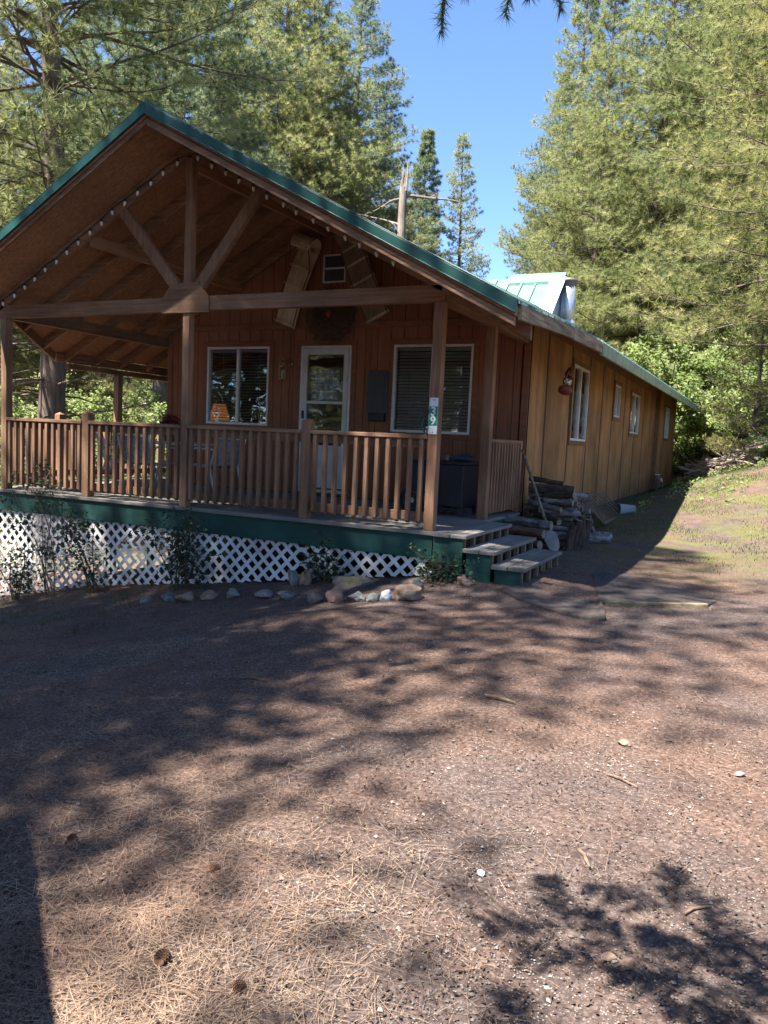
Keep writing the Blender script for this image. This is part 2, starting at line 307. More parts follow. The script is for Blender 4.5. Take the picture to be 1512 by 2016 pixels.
def np_mesh(name, V, nper, m):
    """fast mesh of separate n-gons: V is (k*nper,3)"""
    me = bpy.data.meshes.new(name); nv = len(V); nf = nv // nper
    me.vertices.add(nv); me.vertices.foreach_set('co', np.asarray(V, np.float32).ravel())
    me.loops.add(nv); me.loops.foreach_set('vertex_index', np.arange(nv, dtype=np.int32))
    me.polygons.add(nf); me.polygons.foreach_set('loop_start', np.arange(0, nv, nper, dtype=np.int32))
    me.materials.append(M[m]); me.update(calc_edges=True); return me

def link(name, me, parent=None, loc=(0, 0, 0)):
    o = bpy.data.objects.new(name, me); COL.objects.link(o)
    if parent is not None: o.parent = parent
    o.location = loc; ORG[o.name] = Vector(loc); return o

# ---------------------------------------------------------------- ground
PX = [-60, -14, -6, -4.34, -2.28, -1, 0.13, 1.0, 2.5, 5, 10, 40]; PZ = [-3.2, -2.4, -1.44, -1.10, -0.81, -0.60, -0.44, -0.41, -0.43, -0.32, 0.0, 2.0]
def sstep(t): t = np.clip(t, 0, 1); return t * t * (3 - 2 * t)
def gz(x, y):
    x = np.asarray(x, float); y = np.asarray(y, float)
    z = np.interp(x, PX, PZ) + np.where(y < 0, 0.035 * np.maximum(y, -25), 0)
    right = np.maximum(x, -0.2)
    s = sstep((y - 3.5) / 9.5)
    z = z + s * np.where(x > -0.5, 0.10 + 0.34 * np.clip(right, 0, 4.5) + 0.12 * np.clip(right - 4.5, 0, 40) , 0.10)
    z = z + 0.10 * np.clip(y - 21, 0, 12) * sstep((x + 3) / 3)
    d = np.hypot(x - 2.9, y + 6.9); z = z + 0.16 * np.clip(d - 42, 0, 300) * sstep((y + 8) / 24)
    z = z - 0.075 * sstep(-y / 0.9) * sstep((2.0 - x) / 1.5)
    # small humps of the yard
    z = z + 0.018 * (np.sin(x * 1.7 + y * 0.6) * np.sin(y * 1.3 - x * 0.4)) + 0.008 * np.sin(x * 5.1 + 1) * np.sin(y * 4.3)
    return z
def G(x, y): return float(gz(x, y))

def axis_pts(lo, hi, step, far):
    a = list(np.arange(lo, hi + 1e-6, step)); g = step
    while a[-1] < far: g *= 1.22; a.append(a[-1] + g)
    g = step
    while a[0] > -far: g *= 1.22; a.insert(0, a[0] - g)
    return np.array(a)
gx, gy = axis_pts(-7, 5, 0.09, 400), axis_pts(-7, 4, 0.09, 400)
XX, YY = np.meshgrid(gx, gy); rs = np.random.RandomState(5)
near = np.exp(-((XX - 1) / 7) ** 4 - ((YY + 2) / 7) ** 4)
ZZ = gz(XX, YY) + near * rs.normal(0, 0.0035, XX.shape)
me = bpy.data.meshes.new('ground'); ny, nx = XX.shape
idx = np.arange(nx * ny).reshape(ny, nx); F4 = np.stack([idx[:-1, :-1], idx[:-1, 1:], idx[1:, 1:], idx[1:, :-1]], -1).reshape(-1, 4)
me.from_pydata(np.stack([XX, YY, ZZ], -1).reshape(-1, 3).tolist(), [], F4.tolist()); me.materials.append(M['ground'])
me.polygons.foreach_set('use_smooth', [True] * len(me.polygons))
tag(link('ground', me), kind='structure')

# old concrete pad by the steps
mb = MB(); pad = [(0.90, -0.29), (1.12, -0.45), (1.36, -0.62), (1.55, -0.76), (1.75, -0.85), (1.88, -0.865), (1.92, -0.81), (1.87, -0.58), (1.80, -0.33), (2.05, -0.26), (2.35, -0.12), (2.59, 0.0), (2.66, 0.3), (2.55, 1.0), (2.1, 1.6), (1.3, 1.7), (1.1, 0.8), (1.02, 0.2)]
pt = [0.028] * 12 + [0.012, -0.008, -0.012, -0.012, 0.006, 0.015]
k = len(pad); top = [(x, y, G(x, y) + q) for (x, y), q in zip(pad, pt)]; low = [(x, y, G(x, y) - 0.12) for x, y in pad]
mb.add(top + low, [tuple(range(k)), tuple(range(k, 2 * k))[::-1]] + [(i, (i + 1) % k, k + (i + 1) % k, k + i) for i in range(k)])
tag(mb.build('path', 'concrete', bevel=0.012), kind='structure')

# ---------------------------------------------------------------- cabin
W = 3.05                                   # front wall plane
RX, RZ, RS = -2.98, 4.113, 0.522           # ridge
YF, YB = -0.67, 21.5
def ridge_z(y): return RZ + 0.010 * (y - YF)
EY, EZ = [-0.67, 1.2, 3.0, 21.5], [2.02, 2.13, 2.19, 2.37]
def eave_z(y): return float(np.interp(y, EY, EZ))
def eave_x(y): return 1.0 - 0.03 * (y - YF) / 22
def roof_top(x, y):
    if x >= RX: return ridge_z(y) + (eave_z(y) - ridge_z(y)) * (x - RX) / (eave_x(y) - RX)
    return ridge_z(y) - RS * (RX - x)
cabin = thing('cabin', (-2.9, 3.05, -0.6), 'brown wooden cabin with a green metal roof, open gabled porch and white lattice skirt', 'cabin')
PLY = 0.10                                 # roof thickness

def boards(mb, P, a0, a1, topf, z0, pitch, gap, openings, o0, o1):
    """vertical boards; P(a, o, z) maps to the world"""
    cuts = sorted(set([a0 + i * pitch for i in range(int((a1 - a0) / pitch) + 1)] + [a1] + [o[0] for o in openings] + [o[1] for o in openings]))
    cuts = [c for c in cuts if a0 - 1e-6 <= c <= a1 + 1e-6]
    edges = [a0 + i * pitch for i in range(int((a1 - a0) / pitch) + 2)]
    for c0, c1 in zip(cuts[:-1], cuts[1:]):
        if c1 - c0 < 1e-4: continue
        g0 = gap / 2 if any(abs(c0 - e) < 1e-5 for e in edges) else 0; g1 = gap / 2 if any(abs(c1 - e) < 1e-5 for e in edges) else 0
        b0, b1 = c0 + g0, c1 - g1
        if b1 - b0 < 1e-3: continue
        mid = (c0 + c1) / 2; segs = [(z0, None)]
        for (p, q, s, t) in openings:
            if p < mid < q: segs = [(z0, s), (t, None)]
        for (s, t) in segs:
            zb0 = topf(b0) if t is None else t; zb1 = topf(b1) if t is None else t
            if zb0 <= s: continue
            mb.add([P(b0, o0, s), P(b0, o0, zb0), P(b0, o1, s), P(b0, o1, zb0), P(b1, o0, s), P(b1, o0, zb1), P(b1, o1, s), P(b1, o1, zb1)], MB.BF)
    return mb

PF = lambda a, o, z: (a, W - o, z)         # front wall: a = x, o = outwards (-y)
PR = lambda a, o, z: (0.10 + o, a, z)      # right wall: a = y, o = outwards (+x)
PR2 = lambda a, o, z: (0.22 + o, a, z)
def wbox(mb, P, a0, a1, o0, o1, z0, z1, mi=0):
    return mb.add([P(a, o, z) for a in (a0, a1) for o in (o0, o1) for z in (z0, z1)], MB.BF, mi)

WIN_F = [(-5.12, -3.944, 0.994, 2.193), (-1.851, -0.67, 0.98, 2.193)]
DOOR = (-3.373, -2.523, 0.087, 2.193)
VENT = (-3.045, -2.67, 3.09, 3.49)
op = [(*WIN_F[0],), (*WIN_F[1],), DOOR]
topF = lambda x: roof_top(x, W) - PLY - 0.004
mb = boards(MB(), PF, -5.92, 0.10, topF, 0.0, 0.2007, 0.010, op, -0.012, 0.0)
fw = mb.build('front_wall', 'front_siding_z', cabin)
boards(MB(), PF, -5.92, 0.10, topF, -0.5, 50, 0, op, -0.10, -0.0125).build('wall_backing', 'dark_gap', fw)
mb = MB()
for x0, x1, z0, z1 in ((-5.92, -5.83, 0.0, 2.44), (0.02, 0.115, 0.0, 2.34), (-3.61, -3.572, 0.0, 2.44), (-2.245, -2.207, 0.0, 2.44)):
    wbox(mb, PF, x0, x1, 0.001, 0.02, z0, z1)
wbox(mb, PF, -5.90, 0.02, 0.001, 0.022, 2.44, 2.53)
mb.build('trim_board', 'trim_red', fw, bevel=0.004)

# right wall
WIN_R = [(5.624, 6.836, 0.99, 2.205), (9.47, 10.19, 1.55, 2.205), (11.71, 13.09, 1.278, 2.205)]
WIN_B = (17.55, 18.7, 1.30, 2.21)
topR = lambda y: roof_top(0.10, y) - PLY - 0.03
joints = [4.003, 5.5, 6.95, 8.2, 9.35, 10.9, 12.5, 13.95, 15.4]
mb = MB(); seg = [W] + joints + [16.3]
for a, b in zip(seg[:-1], seg[1:]):
    n = max(1, round((b - a - 0.03) / 0.101))
    boards(mb, PR, a + 0.04, b - 0.04, topR, -0.22, (b - a - 0.08) / n - 1e-6, 0.006, [o for o in WIN_R if o[0] < b and o[1] > a], -0.012, 0.0)
sw = mb.build('side_wall', 'side_siding_z', cabin)
mb = MB(); boards(mb, PR, W, 16.3, topR, -0.22, 50, 0, WIN_R, -0.10, -0.0125); mb.build('wall_backing', 'dark_gap', sw)
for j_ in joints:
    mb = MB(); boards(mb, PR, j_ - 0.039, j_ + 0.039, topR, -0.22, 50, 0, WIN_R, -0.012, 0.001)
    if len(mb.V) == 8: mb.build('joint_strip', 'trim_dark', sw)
mb = MB(); n = 44
boards(mb, PR2, 16.3, 20.75, lambda y: topR(y) - 0.02, -0.18, 4.45 / n, 0.004, [WIN_B], -0.012, 0.0); mb.build('wall_bay', 'side_siding_z', sw)
mb = MB(); boards(mb, PR2, 16.3, 20.75, lambda y: topR(y) - 0.02, -0.18, 50, 0, [WIN_B], -0.21, -0.0125); mb.build('bay_backing', 'trim_side', sw)
MB().box(0.02, 0.095, W + 0.1, 16.2, -0.9, -0.221).box(0.02, 0.21, 16.3, 20.74, -0.9, -0.181).build('foundation', 'concrete', sw)
mb = MB(); boards(mb, PR, W, 16.3, lambda y: topR(y) + 0.02, topR(8) - 0.10, 50, 0, [], 0.001, 0.018); mb.build('frieze_board', 'trim_side', sw)
# left and back walls, floor
mb = MB(); PL = lambda a, o, z: (-5.92 - o, a, z)
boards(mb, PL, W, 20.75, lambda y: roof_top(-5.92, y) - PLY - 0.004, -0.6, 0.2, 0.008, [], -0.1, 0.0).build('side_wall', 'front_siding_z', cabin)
mb = MB(); PBk = lambda a, o, z: (a, 20.65 + o, z)
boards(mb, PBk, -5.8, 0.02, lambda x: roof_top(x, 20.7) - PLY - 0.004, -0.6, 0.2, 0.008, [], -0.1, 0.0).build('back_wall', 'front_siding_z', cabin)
MB().box(-5.8, 0.0, W + 0.12, 20.5, -0.05, 0.0).box(-5.8, 0.0, 6.6, 6.66, 0.0, 2.6).build('room_floor', 'interior', cabin)

# windows
def window(P, a0, a1, z0, z1, trim, blind=None, fly=1, tilt=0.5, blind_mat='blind', split=0.5, sill=True):
    fr = MB(); t = 0.034
    w_ = MB()
    for q in ((a0 - 0.001, a0 + t, z0, z1), (a1 - t, a1 + 0.001, z0, z1)): wbox(fr, P, q[0], q[1], -0.05, 0.016, q[2], q[3])
    wbox(fr, P, a0 + t, a1 - t, -0.05, 0.016, z1 - t, z1 + 0.001); wbox(fr, P, a0 + t, a1 - t, -0.05, 0.016, z0 - 0.001, z0 + t)
    m_ = a0 + (a1 - a0) * split; wbox(fr, P, m_ - 0.022, m_ + 0.022, -0.04, 0.010, z0 + t, z1 - t)
    win = fr.build('window', 'alum', cabin, bevel=0.003)
    wbox(MB(), P, a0 + t, m_ - 0.022, -0.032, -0.028, z0 + t, z1 - t).build('pane', 'glass', win)
    wbox(MB(), P, m_ + 0.022, a1 - t, -0.024, -0.020, z0 + t, z1 - t).build('pane', 'glass', win)
    tr = MB(); h = 0.075
    wbox(tr, P, a0 - h, a0 - 0.002, 0.0005, 0.021, z0 - h, z1 + h); wbox(tr, P, a1 + 0.002, a1 + h, 0.0005, 0.021, z0 - h, z1 + h)
    wbox(tr, P, a0 - 0.002, a1 + 0.002, 0.0005, 0.019, z1 + 0.002, z1 + h); wbox(tr, P, a0 - 0.002, a1 + 0.002, 0.0005, 0.024, z0 - h, z0 - 0.002)
    tr.build('window_trim', trim, win, bevel=0.004)
    if blind == 'slats':
        b = MB(); z = z0 + t + 0.02; k = 0
        while z < z1 - t - 0.05:
            c, s_ = 0.024 * math.cos(tilt), 0.024 * math.sin(tilt); sag = 0.0
            b.add([P(a, o, z + dz) for a in (a0 + 0.05, a1 - 0.05) for o, dz in ((-0.082 - c, s_), (-0.082 + c, -s_))] + [P(a, o, z + dz + 0.0012) for a in (a0 + 0.05, a1 - 0.05) for o, dz in ((-0.082 - c, s_), (-0.082 + c, -s_))],
                  [(0, 1, 3, 2), (4, 6, 7, 5), (0, 4, 5, 1), (2, 3, 7, 6), (0, 2, 6, 4), (1, 5, 7, 3)]); z += 0.0455
        wbox(b, P, a0 + 0.045, a1 - 0.045, -0.10, -0.055, z1 - t - 0.045, z1 - t - 0.005)
        for q in (0.2, 0.5, 0.8):
            aa = a0 + (a1 - a0) * q; wbox(b, P, aa - 0.0015, aa + 0.0015, -0.0935, -0.0915, z0 + t, z1 - t - 0.045)
        b.build('blind', blind_mat, win)
    if blind == 'curtain':
        b = MB(); n = 36
        for i in range(n):
            s0 = a0 + 0.04 + (m_ - a0 - 0.05) * i / n; s1 = a0 + 0.04 + (m_ - a0 - 0.05) * (i + 1) / n
            o_ = lambda s: -0.10 + 0.02 * math.sin(s * 60)
            b.add([P(s0, o_(s0), z0 + 0.03), P(s0, o_(s0), z1 - 0.03), P(s1, o_(s1), z1 - 0.03), P(s1, o_(s1), z0 + 0.03)], [(0, 1, 2, 3)])
        b.build('curtain', 'curtain', win)
    return win
window(PF, *WIN_F[0], 'trim_red', 'slats', tilt=0.22)
window(PF, *WIN_F[1], 'trim_red', 'slats', tilt=0.85)
window(PR, *WIN_R[0], 'trim_side', 'curtain'); window(PR, *WIN_R[1], 'trim_side', 'curtain'); window(PR, *WIN_R[2], 'trim_side', 'curtain'); window(PR2, *WIN_B, 'trim_side', 'curtain')

# storm door
d0, d1, dz0, dz1 = DOOR
mb = MB(); wbox(mb, PF, d0, d0 + 0.035, -0.06, 0.02, dz0, dz1); wbox(mb, PF, d1 - 0.035, d1, -0.06, 0.02, dz0, dz1); wbox(mb, PF, d0 + 0.035, d1 - 0.035, -0.06, 0.02, dz1 - 0.035, dz1)
door = mb.build('storm_door', 'alum', cabin, bevel=0.003)
mb = MB(); e0, e1 = d0 + 0.04, d1 - 0.04; st = 0.075; zt = dz1 - 0.04
wbox(mb, PF, e0, e0 + st, -0.02, 0.03, dz0 + 0.02, zt); wbox(mb, PF, e1 - st, e1, -0.02, 0.03, dz0 + 0.02, zt)
wbox(mb, PF, e0 + st, e1 - st, -0.02, 0.03, zt - 0.09, zt); wbox(mb, PF, e0 + st, e1 - st, -0.02, 0.03, 1.345, 1.385); wbox(mb, PF, e0 + st, e1 - st, -0.02, 0.03, 0.69, 0.74)
mb.build('door_frame', 'door_white', door, bevel=0.006)
wbox(MB(), PF, e0 + st, e1 - st, -0.01, -0.006, 1.385, zt - 0.09).build('upper_pane', 'glass', door)
wbox(MB(), PF, e0 + st, e1 - st, -0.012, -0.008, 0.74, 1.345).build('lower_pane', 'glass', door)
mb = MB(); wbox(mb, PF, e0 + st, e1 - st, -0.012, 0.016, dz0 + 0.02, 0.69)
wbox(mb, PF, e0 + st + 0.06, e1 - st - 0.06, 0.016, 0.022, dz0 + 0.09, 0.62); mb.build('kick_panel', 'door_white', door, bevel=0.004)
mb = MB(); wbox(mb, PF, e0 + 0.01, e1 - 0.01, -0.062, -0.05, dz0, 1.30); wbox(mb, PF, e0 + 0.01, e0 + 0.11, -0.062, -0.05, 1.30, zt); wbox(mb, PF, e1 - 0.18, e1 - 0.01, -0.062, -0.05, 1.30, zt); wbox(mb, PF, e0 + 0.11, e1 - 0.18, -0.062, -0.05, 1.86, zt)
mb.build('inner_door', 'interior', door)
# scalloped textured pane of the inner door, each tile bulging a little
mb = MB(); nx_, nz_ = 50, 56; ga0, ga1, gz0, gz1 = e0 + 0.11, e1 - 0.18, 1.395, 1.86
vs_ = []
for j in range(nz_ + 1):
    for i in range(nx_ + 1):
        u, v = i / nx_, j / nz_; cu, cv = (u * 5) % 1, (v * 5) % 1
        bulge = 0.040 * (math.sin(math.pi * cu) * math.sin(math.pi * cv)) ** 0.6
        vs_.append(PF(ga0 + (ga1 - ga0) * u, -0.05 + bulge + 0.004 * math.sin(u * 31 + v * 17), gz0 + (gz1 - gz0) * v))
mb.add(vs_, [(j * (nx_ + 1) + i, j * (nx_ + 1) + i + 1, (j + 1) * (nx_ + 1) + i + 1, (j + 1) * (nx_ + 1) + i) for j in range(nz_) for i in range(nx_)])
mb.build('textured_pane', 'sky_sheen', door, smooth=True)
mb = MB(); wbox(mb, PF, e0 + 0.018, e0 + 0.05, 0.03, 0.045, 1.12, 1.24); mb.tube([PF(e0 + 0.034, 0.04, 1.19), PF(e0 + 0.034, 0.075, 1.18), PF(e0 + 0.07, 0.08, 1.17)], 0.008, 6); mb.build('handle', 'black_metal', door)
mb = MB(); wbox(mb, PF, d0 - 0.02, d1 + 0.02, 0.001, 0.10, 0.045, 0.086); mb.build('threshold', 'alum', door, bevel=0.004)
mb = MB()
wbox(mb, PF, d0 - 0.08, d0 - 0.002, 0.0005, 0.02, 0.0, dz1 + 0.08); wbox(mb, PF, d1 + 0.002, d1 + 0.08, 0.0005, 0.02, 0.0, dz1 + 0.08); wbox(mb, PF, d0 - 0.002, d1 + 0.002, 0.0005, 0.018, dz1 + 0.002, dz1 + 0.08)
mb.build('door_trim', 'trim_red', door, bevel=0.004)
# gable vent window
v0, v1, vz0, vz1 = VENT; mb = MB()
for q in ((v0, v0 + 0.022, vz0, vz1), (v1 - 0.022, v1, vz0, vz1), (v0 + 0.022, v1 - 0.022, vz0, vz0 + 0.022), (v0 + 0.022, v1 - 0.022, vz1 - 0.022, vz1), (v0 + 0.022, v1 - 0.022, 3.28, 3.305)): wbox(mb, PF, q[0], q[1], 0.002, 0.03, q[2], q[3])
vent = mb.build('gable_window', 'alum', cabin, bevel=0.003)
mb = MB(); wbox(mb, PF, v0 + 0.022, v1 - 0.022, 0.002, 0.006, vz0 + 0.022, vz1 - 0.022); mb.build('screen', 'panel_grey', vent)
mb = MB()
for i in range(9): wbox(mb, PF, v0 + 0.03, v1 - 0.03, 0.007, 0.012, vz0 + 0.22 + i * 0.018, vz0 + 0.225 + i * 0.018)
for q in (0.33, 0.62): wbox(mb, PF, v0 + 0.022 + (v1 - v0) * q, v0 + 0.034 + (v1 - v0) * q, 0.008, 0.014, vz0 + 0.03, 3.27)
mb.build('slat', 'panel_grey', vent)

# roof: two planes with ribs
LE = -6.96                                  # left eave
DIAG0, DIAG1 = (-6.02, -0.05), (LE, 1.66)   # clipped corner over the porch
def lz(x, y): return roof_top(x, y)
mb = MB(); ys = [YF, 0.3, 1.2, 2.1, 3.0, 8, 14, YB]
top = []; 
for a, b in zip(ys[:-1], ys[1:]):
    A = [(RX, a, ridge_z(a)), (eave_x(a), a, eave_z(a)), (eave_x(b), b, eave_z(b)), (RX, b, ridge_z(b))]
    mb.add(A + [(x, y, z - PLY) for x, y, z in A], [(0, 1, 2, 3), (7, 6, 5, 4), (1, 5, 6, 2)])
mb.add([(RX, YF, ridge_z(YF)), (eave_x(YF), YF, eave_z(YF)), (eave_x(YF), YF, eave_z(YF) - PLY), (RX, YF, ridge_z(YF) - PLY)], [(0, 1, 2, 3)])
mb.add([(RX, YB, ridge_z(YB)), (eave_x(YB), YB, eave_z(YB)), (eave_x(YB), YB, eave_z(YB) - PLY), (RX, YB, ridge_z(YB) - PLY)], [(3, 2, 1, 0)])
FX = -6.12
poly = [(RX, YF), (RX, YB), (LE, YB), (LE, DIAG1[1]), (FX, 0.12), (FX, YF)]
mb.prism([(x, y, lz(x, y) - PLY) for x, y in poly], (0, 0, PLY))
roof = mb.build('roof', 'soffit_wood_x', cabin)
# metal sheets
mb = MB(); y = YF
while y < YB - 0.01:
    yb = min(y + 0.23, YB)
    for x0, x1 in ((RX, eave_x(y) + 0.03),):
        def zt(x, yy): return ridge_z(yy) + (eave_z(yy) - ridge_z(yy)) * (x - RX) / (eave_x(yy) - RX)
        mb.add([(RX, y, zt(RX, y) + 0.006), (x1, y, zt(x1, y) + 0.006), (x1, yb, zt(x1, yb) + 0.006), (RX, yb, zt(RX, yb) + 0.006)], [(0, 1, 2, 3)])
        ya, yc = y + 0.005, y + 0.05
        mb.add([(RX, ya, zt(RX, y) + 0.008), (RX, ya + 0.012, zt(RX, y) + 0.032), (RX, yc - 0.012, zt(RX, y) + 0.032), (RX, yc, zt(RX, y) + 0.008), (x1, ya, zt(x1, y) + 0.008), (x1, ya + 0.012, zt(x1, y) + 0.032), (x1, yc - 0.012, zt(x1, y) + 0.032), (x1, yc, zt(x1, y) + 0.008)],
               [(0, 1, 5, 4), (1, 2, 6, 5), (2, 3, 7, 6), (4, 5, 6, 7)])
    y += 0.23
mb.prism([(x, y, lz(x, y) + 0.004) for x, y in poly], (0, 0, 0.006)); mb.build('metal_sheet', 'roof_green', roof)
# green rake trim with a proud edge
for sgn in (1, -1):
    mb = MB(); xe = eave_x(YF) + 0.015 if sgn > 0 else FX
    ze = eave_z(YF) - 0.006 if sgn > 0 else lz(FX, YF)
    def strip(y0, y1, t, b):
        mb.add([(x, y, z + d) for x, z in ((RX, RZ), (xe, ze)) for y in (y0, y1) for d in (-b, t)], MB.BF)
    strip(YF - 0.030, YF - 0.002, 0.024, 0.074); strip(YF - 0.030, YF + 0.14, 0.036, -0.026); strip(YF - 0.038, YF - 0.0305, -0.068, 0.082)
    mb.build('rake_trim', 'roof_green', roof, bevel=0.004)
    mb = MB(); d = -PLY
    # brown fascia behind the metal
    x2 = xe - 0.02 * sgn
    mb.add([(x, y, z + dd) for x, z in ((RX, RZ - 0.01), (x2, ze)) for y in (YF + 0.004, YF + 0.042) for dd in (-0.175 if sgn > 0 else -0.15, -PLY - 0.002)], MB.BF)
    mb.build('rake_board', 'frame_wood_x', roof, bevel=0.004)
mb = MB(); mb.add([(x, y, ridge_z(y) + dz) for y in (YF - 0.02, YB) for x, dz in ((RX - 0.16, -0.03), (RX, 0.06), (RX + 0.16, -0.03), (RX + 0.16, -0.045), (RX - 0.16, -0.045))], [(0, 1, 6, 5), (1, 2, 7, 6), (2, 3, 8, 7), (0, 5, 9, 4), (3, 4, 9, 8), (0, 4, 3, 2, 1), (5, 6, 7, 8, 9)])
mb.build('ridge_cap', 'roof_green', roof)
# eave fascia on the right: weathered board in front, then green painted lengths
def fascia(y0, y1, m, h, dx=0.0):
    mb = MB(); n = max(1, int((y1 - y0) / 0.7))
    for i in range(n):
        a, b = y0 + (y1 - y0) * i / n, y0 + (y1 - y0) * (i + 1) / n
        mb.add([(eave_x(yy) + dx + o, yy, eave_z(yy) - 0.012 - q) for yy in (a, b) for o in (0.002, 0.036) for q in (0, h)], [(0, 2, 3, 1), (4, 5, 7, 6), (0, 4, 6, 2), (1, 3, 7, 5), (0, 1, 5, 4), (2, 6, 7, 3)] if i in (0, n - 1) else [(0, 4, 6, 2), (1, 3, 7, 5), (0, 1, 5, 4), (2, 6, 7, 3)])
    return mb.build('fascia', m, roof)
fascia(-0.60, 1.35, 'old_wood_y', 0.115); fascia(1.352, 2.93, 'old_wood_y', 0.125, 0.004)
for a, b in ((2.936, 5.0), (5.006, 9.2), (9.206, 14.5), (14.506, 19.2)): fascia(a, b, 'gutter_green', 0.155, 0.01)
fascia(19.2, YB + 0.05, 'gutter_green', 0.15, 0.03)
# underside boards along the left clipped corner and left eave
mb = MB(); mb.add([(x, y, lz(x, y) + d) for x, y in (DIAG0, DIAG1) for d in (-0.23, -PLY - 0.002)] + [(x + 0.03, y + 0.02, lz(x, y) + d) for x, y in (DIAG0, DIAG1) for d in (-0.23, -PLY - 0.002)], [(0, 1, 3, 2), (4, 6, 7, 5), (0, 4, 5, 1), (2, 3, 7, 6), (0, 2, 6, 4), (1, 5, 7, 3)])
mb.box(LE + 0.002, LE + 0.04, DIAG1[1] + 0.03, YB, lz(LE, 3) - 0.24, lz(LE, 3) - PLY - 0.01)
mb.build('eave_board', 'frame_wood_y', roof, bevel=0.004)
# rafters under both planes; the first pair is the front truss chord
def rafter(y, xl, xr, h=0.145, yw=0.042, m='frame_wood_x'):
    mb = MB()
    if xl < RX: mb.add([(x, yy, lz(x, y) - PLY - d) for x in (xl, RX) for yy in (y, y + yw) for d in (h, 0.002)], MB.BF)
    if xr > RX:
        e = lambda x: min(roof_top(x, y), RZ - RS * (x - RX) + 0.01 * (y - YF))
        mb.add([(x, yy, e(x) - PLY - d) for x in (RX, xr) for yy in (y, y + yw) for d in (h, 0.004)], MB.BF)
    mb.build('rafter', m, roof, bevel=0.003)
rafter(0.0, -6.1, 0.95, 0.155, 0.05, 'frame_wood_x')
for i, y in enumerate((0.62, 1.23, 1.84, 2.45, 2.98)):
    xl = LE + 0.05 if y > 1.7 else DIAG0[0] + (DIAG1[0] - DIAG0[0]) * (y - DIAG0[1]) / (DIAG1[1] - DIAG0[1]) + 0.05
    rafter(y, xl, 0.0)
for y in (3.6, 4.2, 4.8, 5.4): rafter(y, LE + 0.05, -5.95)
# purlin across the porch ceiling, ridge beam
mb = MB(); mb.bar((-4.50, 0.06, 3.07), (-4.50, W - 0.03, 3.09), 0.045, 0.15); mb.build('purlin', 'soffit_wood_y', roof, bevel=0.003)
mb = MB(); mb.bar((RX, 0.055, RZ - 0.30), (RX, W, RZ - 0.27), 0.05, 0.20); mb.build('ridge_beam', 'soffit_wood_y', roof, bevel=0.003)

# cross dormer and stove pipe on the right roof plane
DY, DZ, DX = 5.72, 3.60, -0.14
dm = MB(); hw = 1.0; sl_ = 0.92
def dpt(u, side, x): return (x, DY + side * u, DZ - sl_ * u)
for side in (-1, 1):
    A = [dpt(0, side, -2.3), dpt(0, side, DX - 0.06), dpt(hw, side, DX - 0.06), dpt(hw, side, -2.3)]
    dm.add(A + [(x, y, z - 0.05) for x, y, z in A], [(0, 1, 2, 3), (7, 6, 5, 4), (0, 4, 5, 1), (1, 5, 6, 2), (2, 6, 7, 3), (3, 7, 4, 0)])
dorm = dm.build('dormer', 'pale_green_metal', cabin)
mb = MB(); x = -2.2
while x < DX - 0.12:
    mb.bar((x, DY - 0.03, DZ - 0.0), (x, DY - hw, DZ - sl_ * hw + 0.026), 0.03, 0.012, up=(0, -0.6, 0.8)); x += 0.23
mb.build('roof_rib', 'pale_green_metal', dorm)
mb = MB()
mb.add([(xx, DY + yy, DZ + zz) for xx in (-1.05, DX) for yy, zz in ((-0.17, -0.10), (0, 0.065), (0.17, -0.10), (0.165, -0.155), (0, 0.02), (-0.165, -0.155))], [(0, 1, 7, 6), (1, 2, 8, 7), (2, 3, 9, 8), (0, 6, 11, 5), (5, 11, 10, 4), (4, 10, 9, 3), (0, 5, 4, 1), (1, 4, 3, 2), (6, 7, 10, 11), (7, 8, 9, 10)])
mb.build('dormer_cap', M['pale_green_metal'], dorm, bevel=0.006)
mb = MB(); mb.prism([(DX - 0.05, DY - hw * 0.96, DZ - sl_ * hw), (DX - 0.05, DY, DZ - 0.03), (DX - 0.05, DY + hw * 0.96, DZ - sl_ * hw)], (-0.06, 0, 0)); mb.build('gable_end', 'galv', dorm)
mb = MB(); mb.bar((DX - 0.10, DY - 0.07, DZ - 0.03), (DX - 0.10, DY - hw, DZ - sl_ * hw + 0.034), 0.24, 0.02, up=(0, -0.6, 0.8)); mb.build('edge_trim', 'white_plastic', dorm, bevel=0.004)
PPX, PPY = -0.10, 5.72
pb = roof_top(PPX, PPY) - 0.05
mb = MB(); mb.lathe([(0.125, 0), (0.125, 3.50 - pb)], (PPX, PPY, pb), 24)
pipe = mb.build('chimney_pipe', 'galv', cabin, smooth=True)
mb = MB(); mb.lathe([(0.17, 0.0), (0.15, 0.04), (0.132, 0.07), (0.127, 0.08)], (PPX, PPY, pb + 0.12), 24); mb.build('flashing', 'galv', pipe, smooth=True)
mb = MB(); mb.lathe([(0.128, -0.03), (0.142, -0.02), (0.142, 0.02), (0.154, 0.025), (0.160, 0.045), (0.154, 0.07), (0.10, 0.085), (0.0, 0.09)], (PPX, PPY, 3.47), 24); mb.build('pipe_cap', 'steel', pipe, smooth=True)

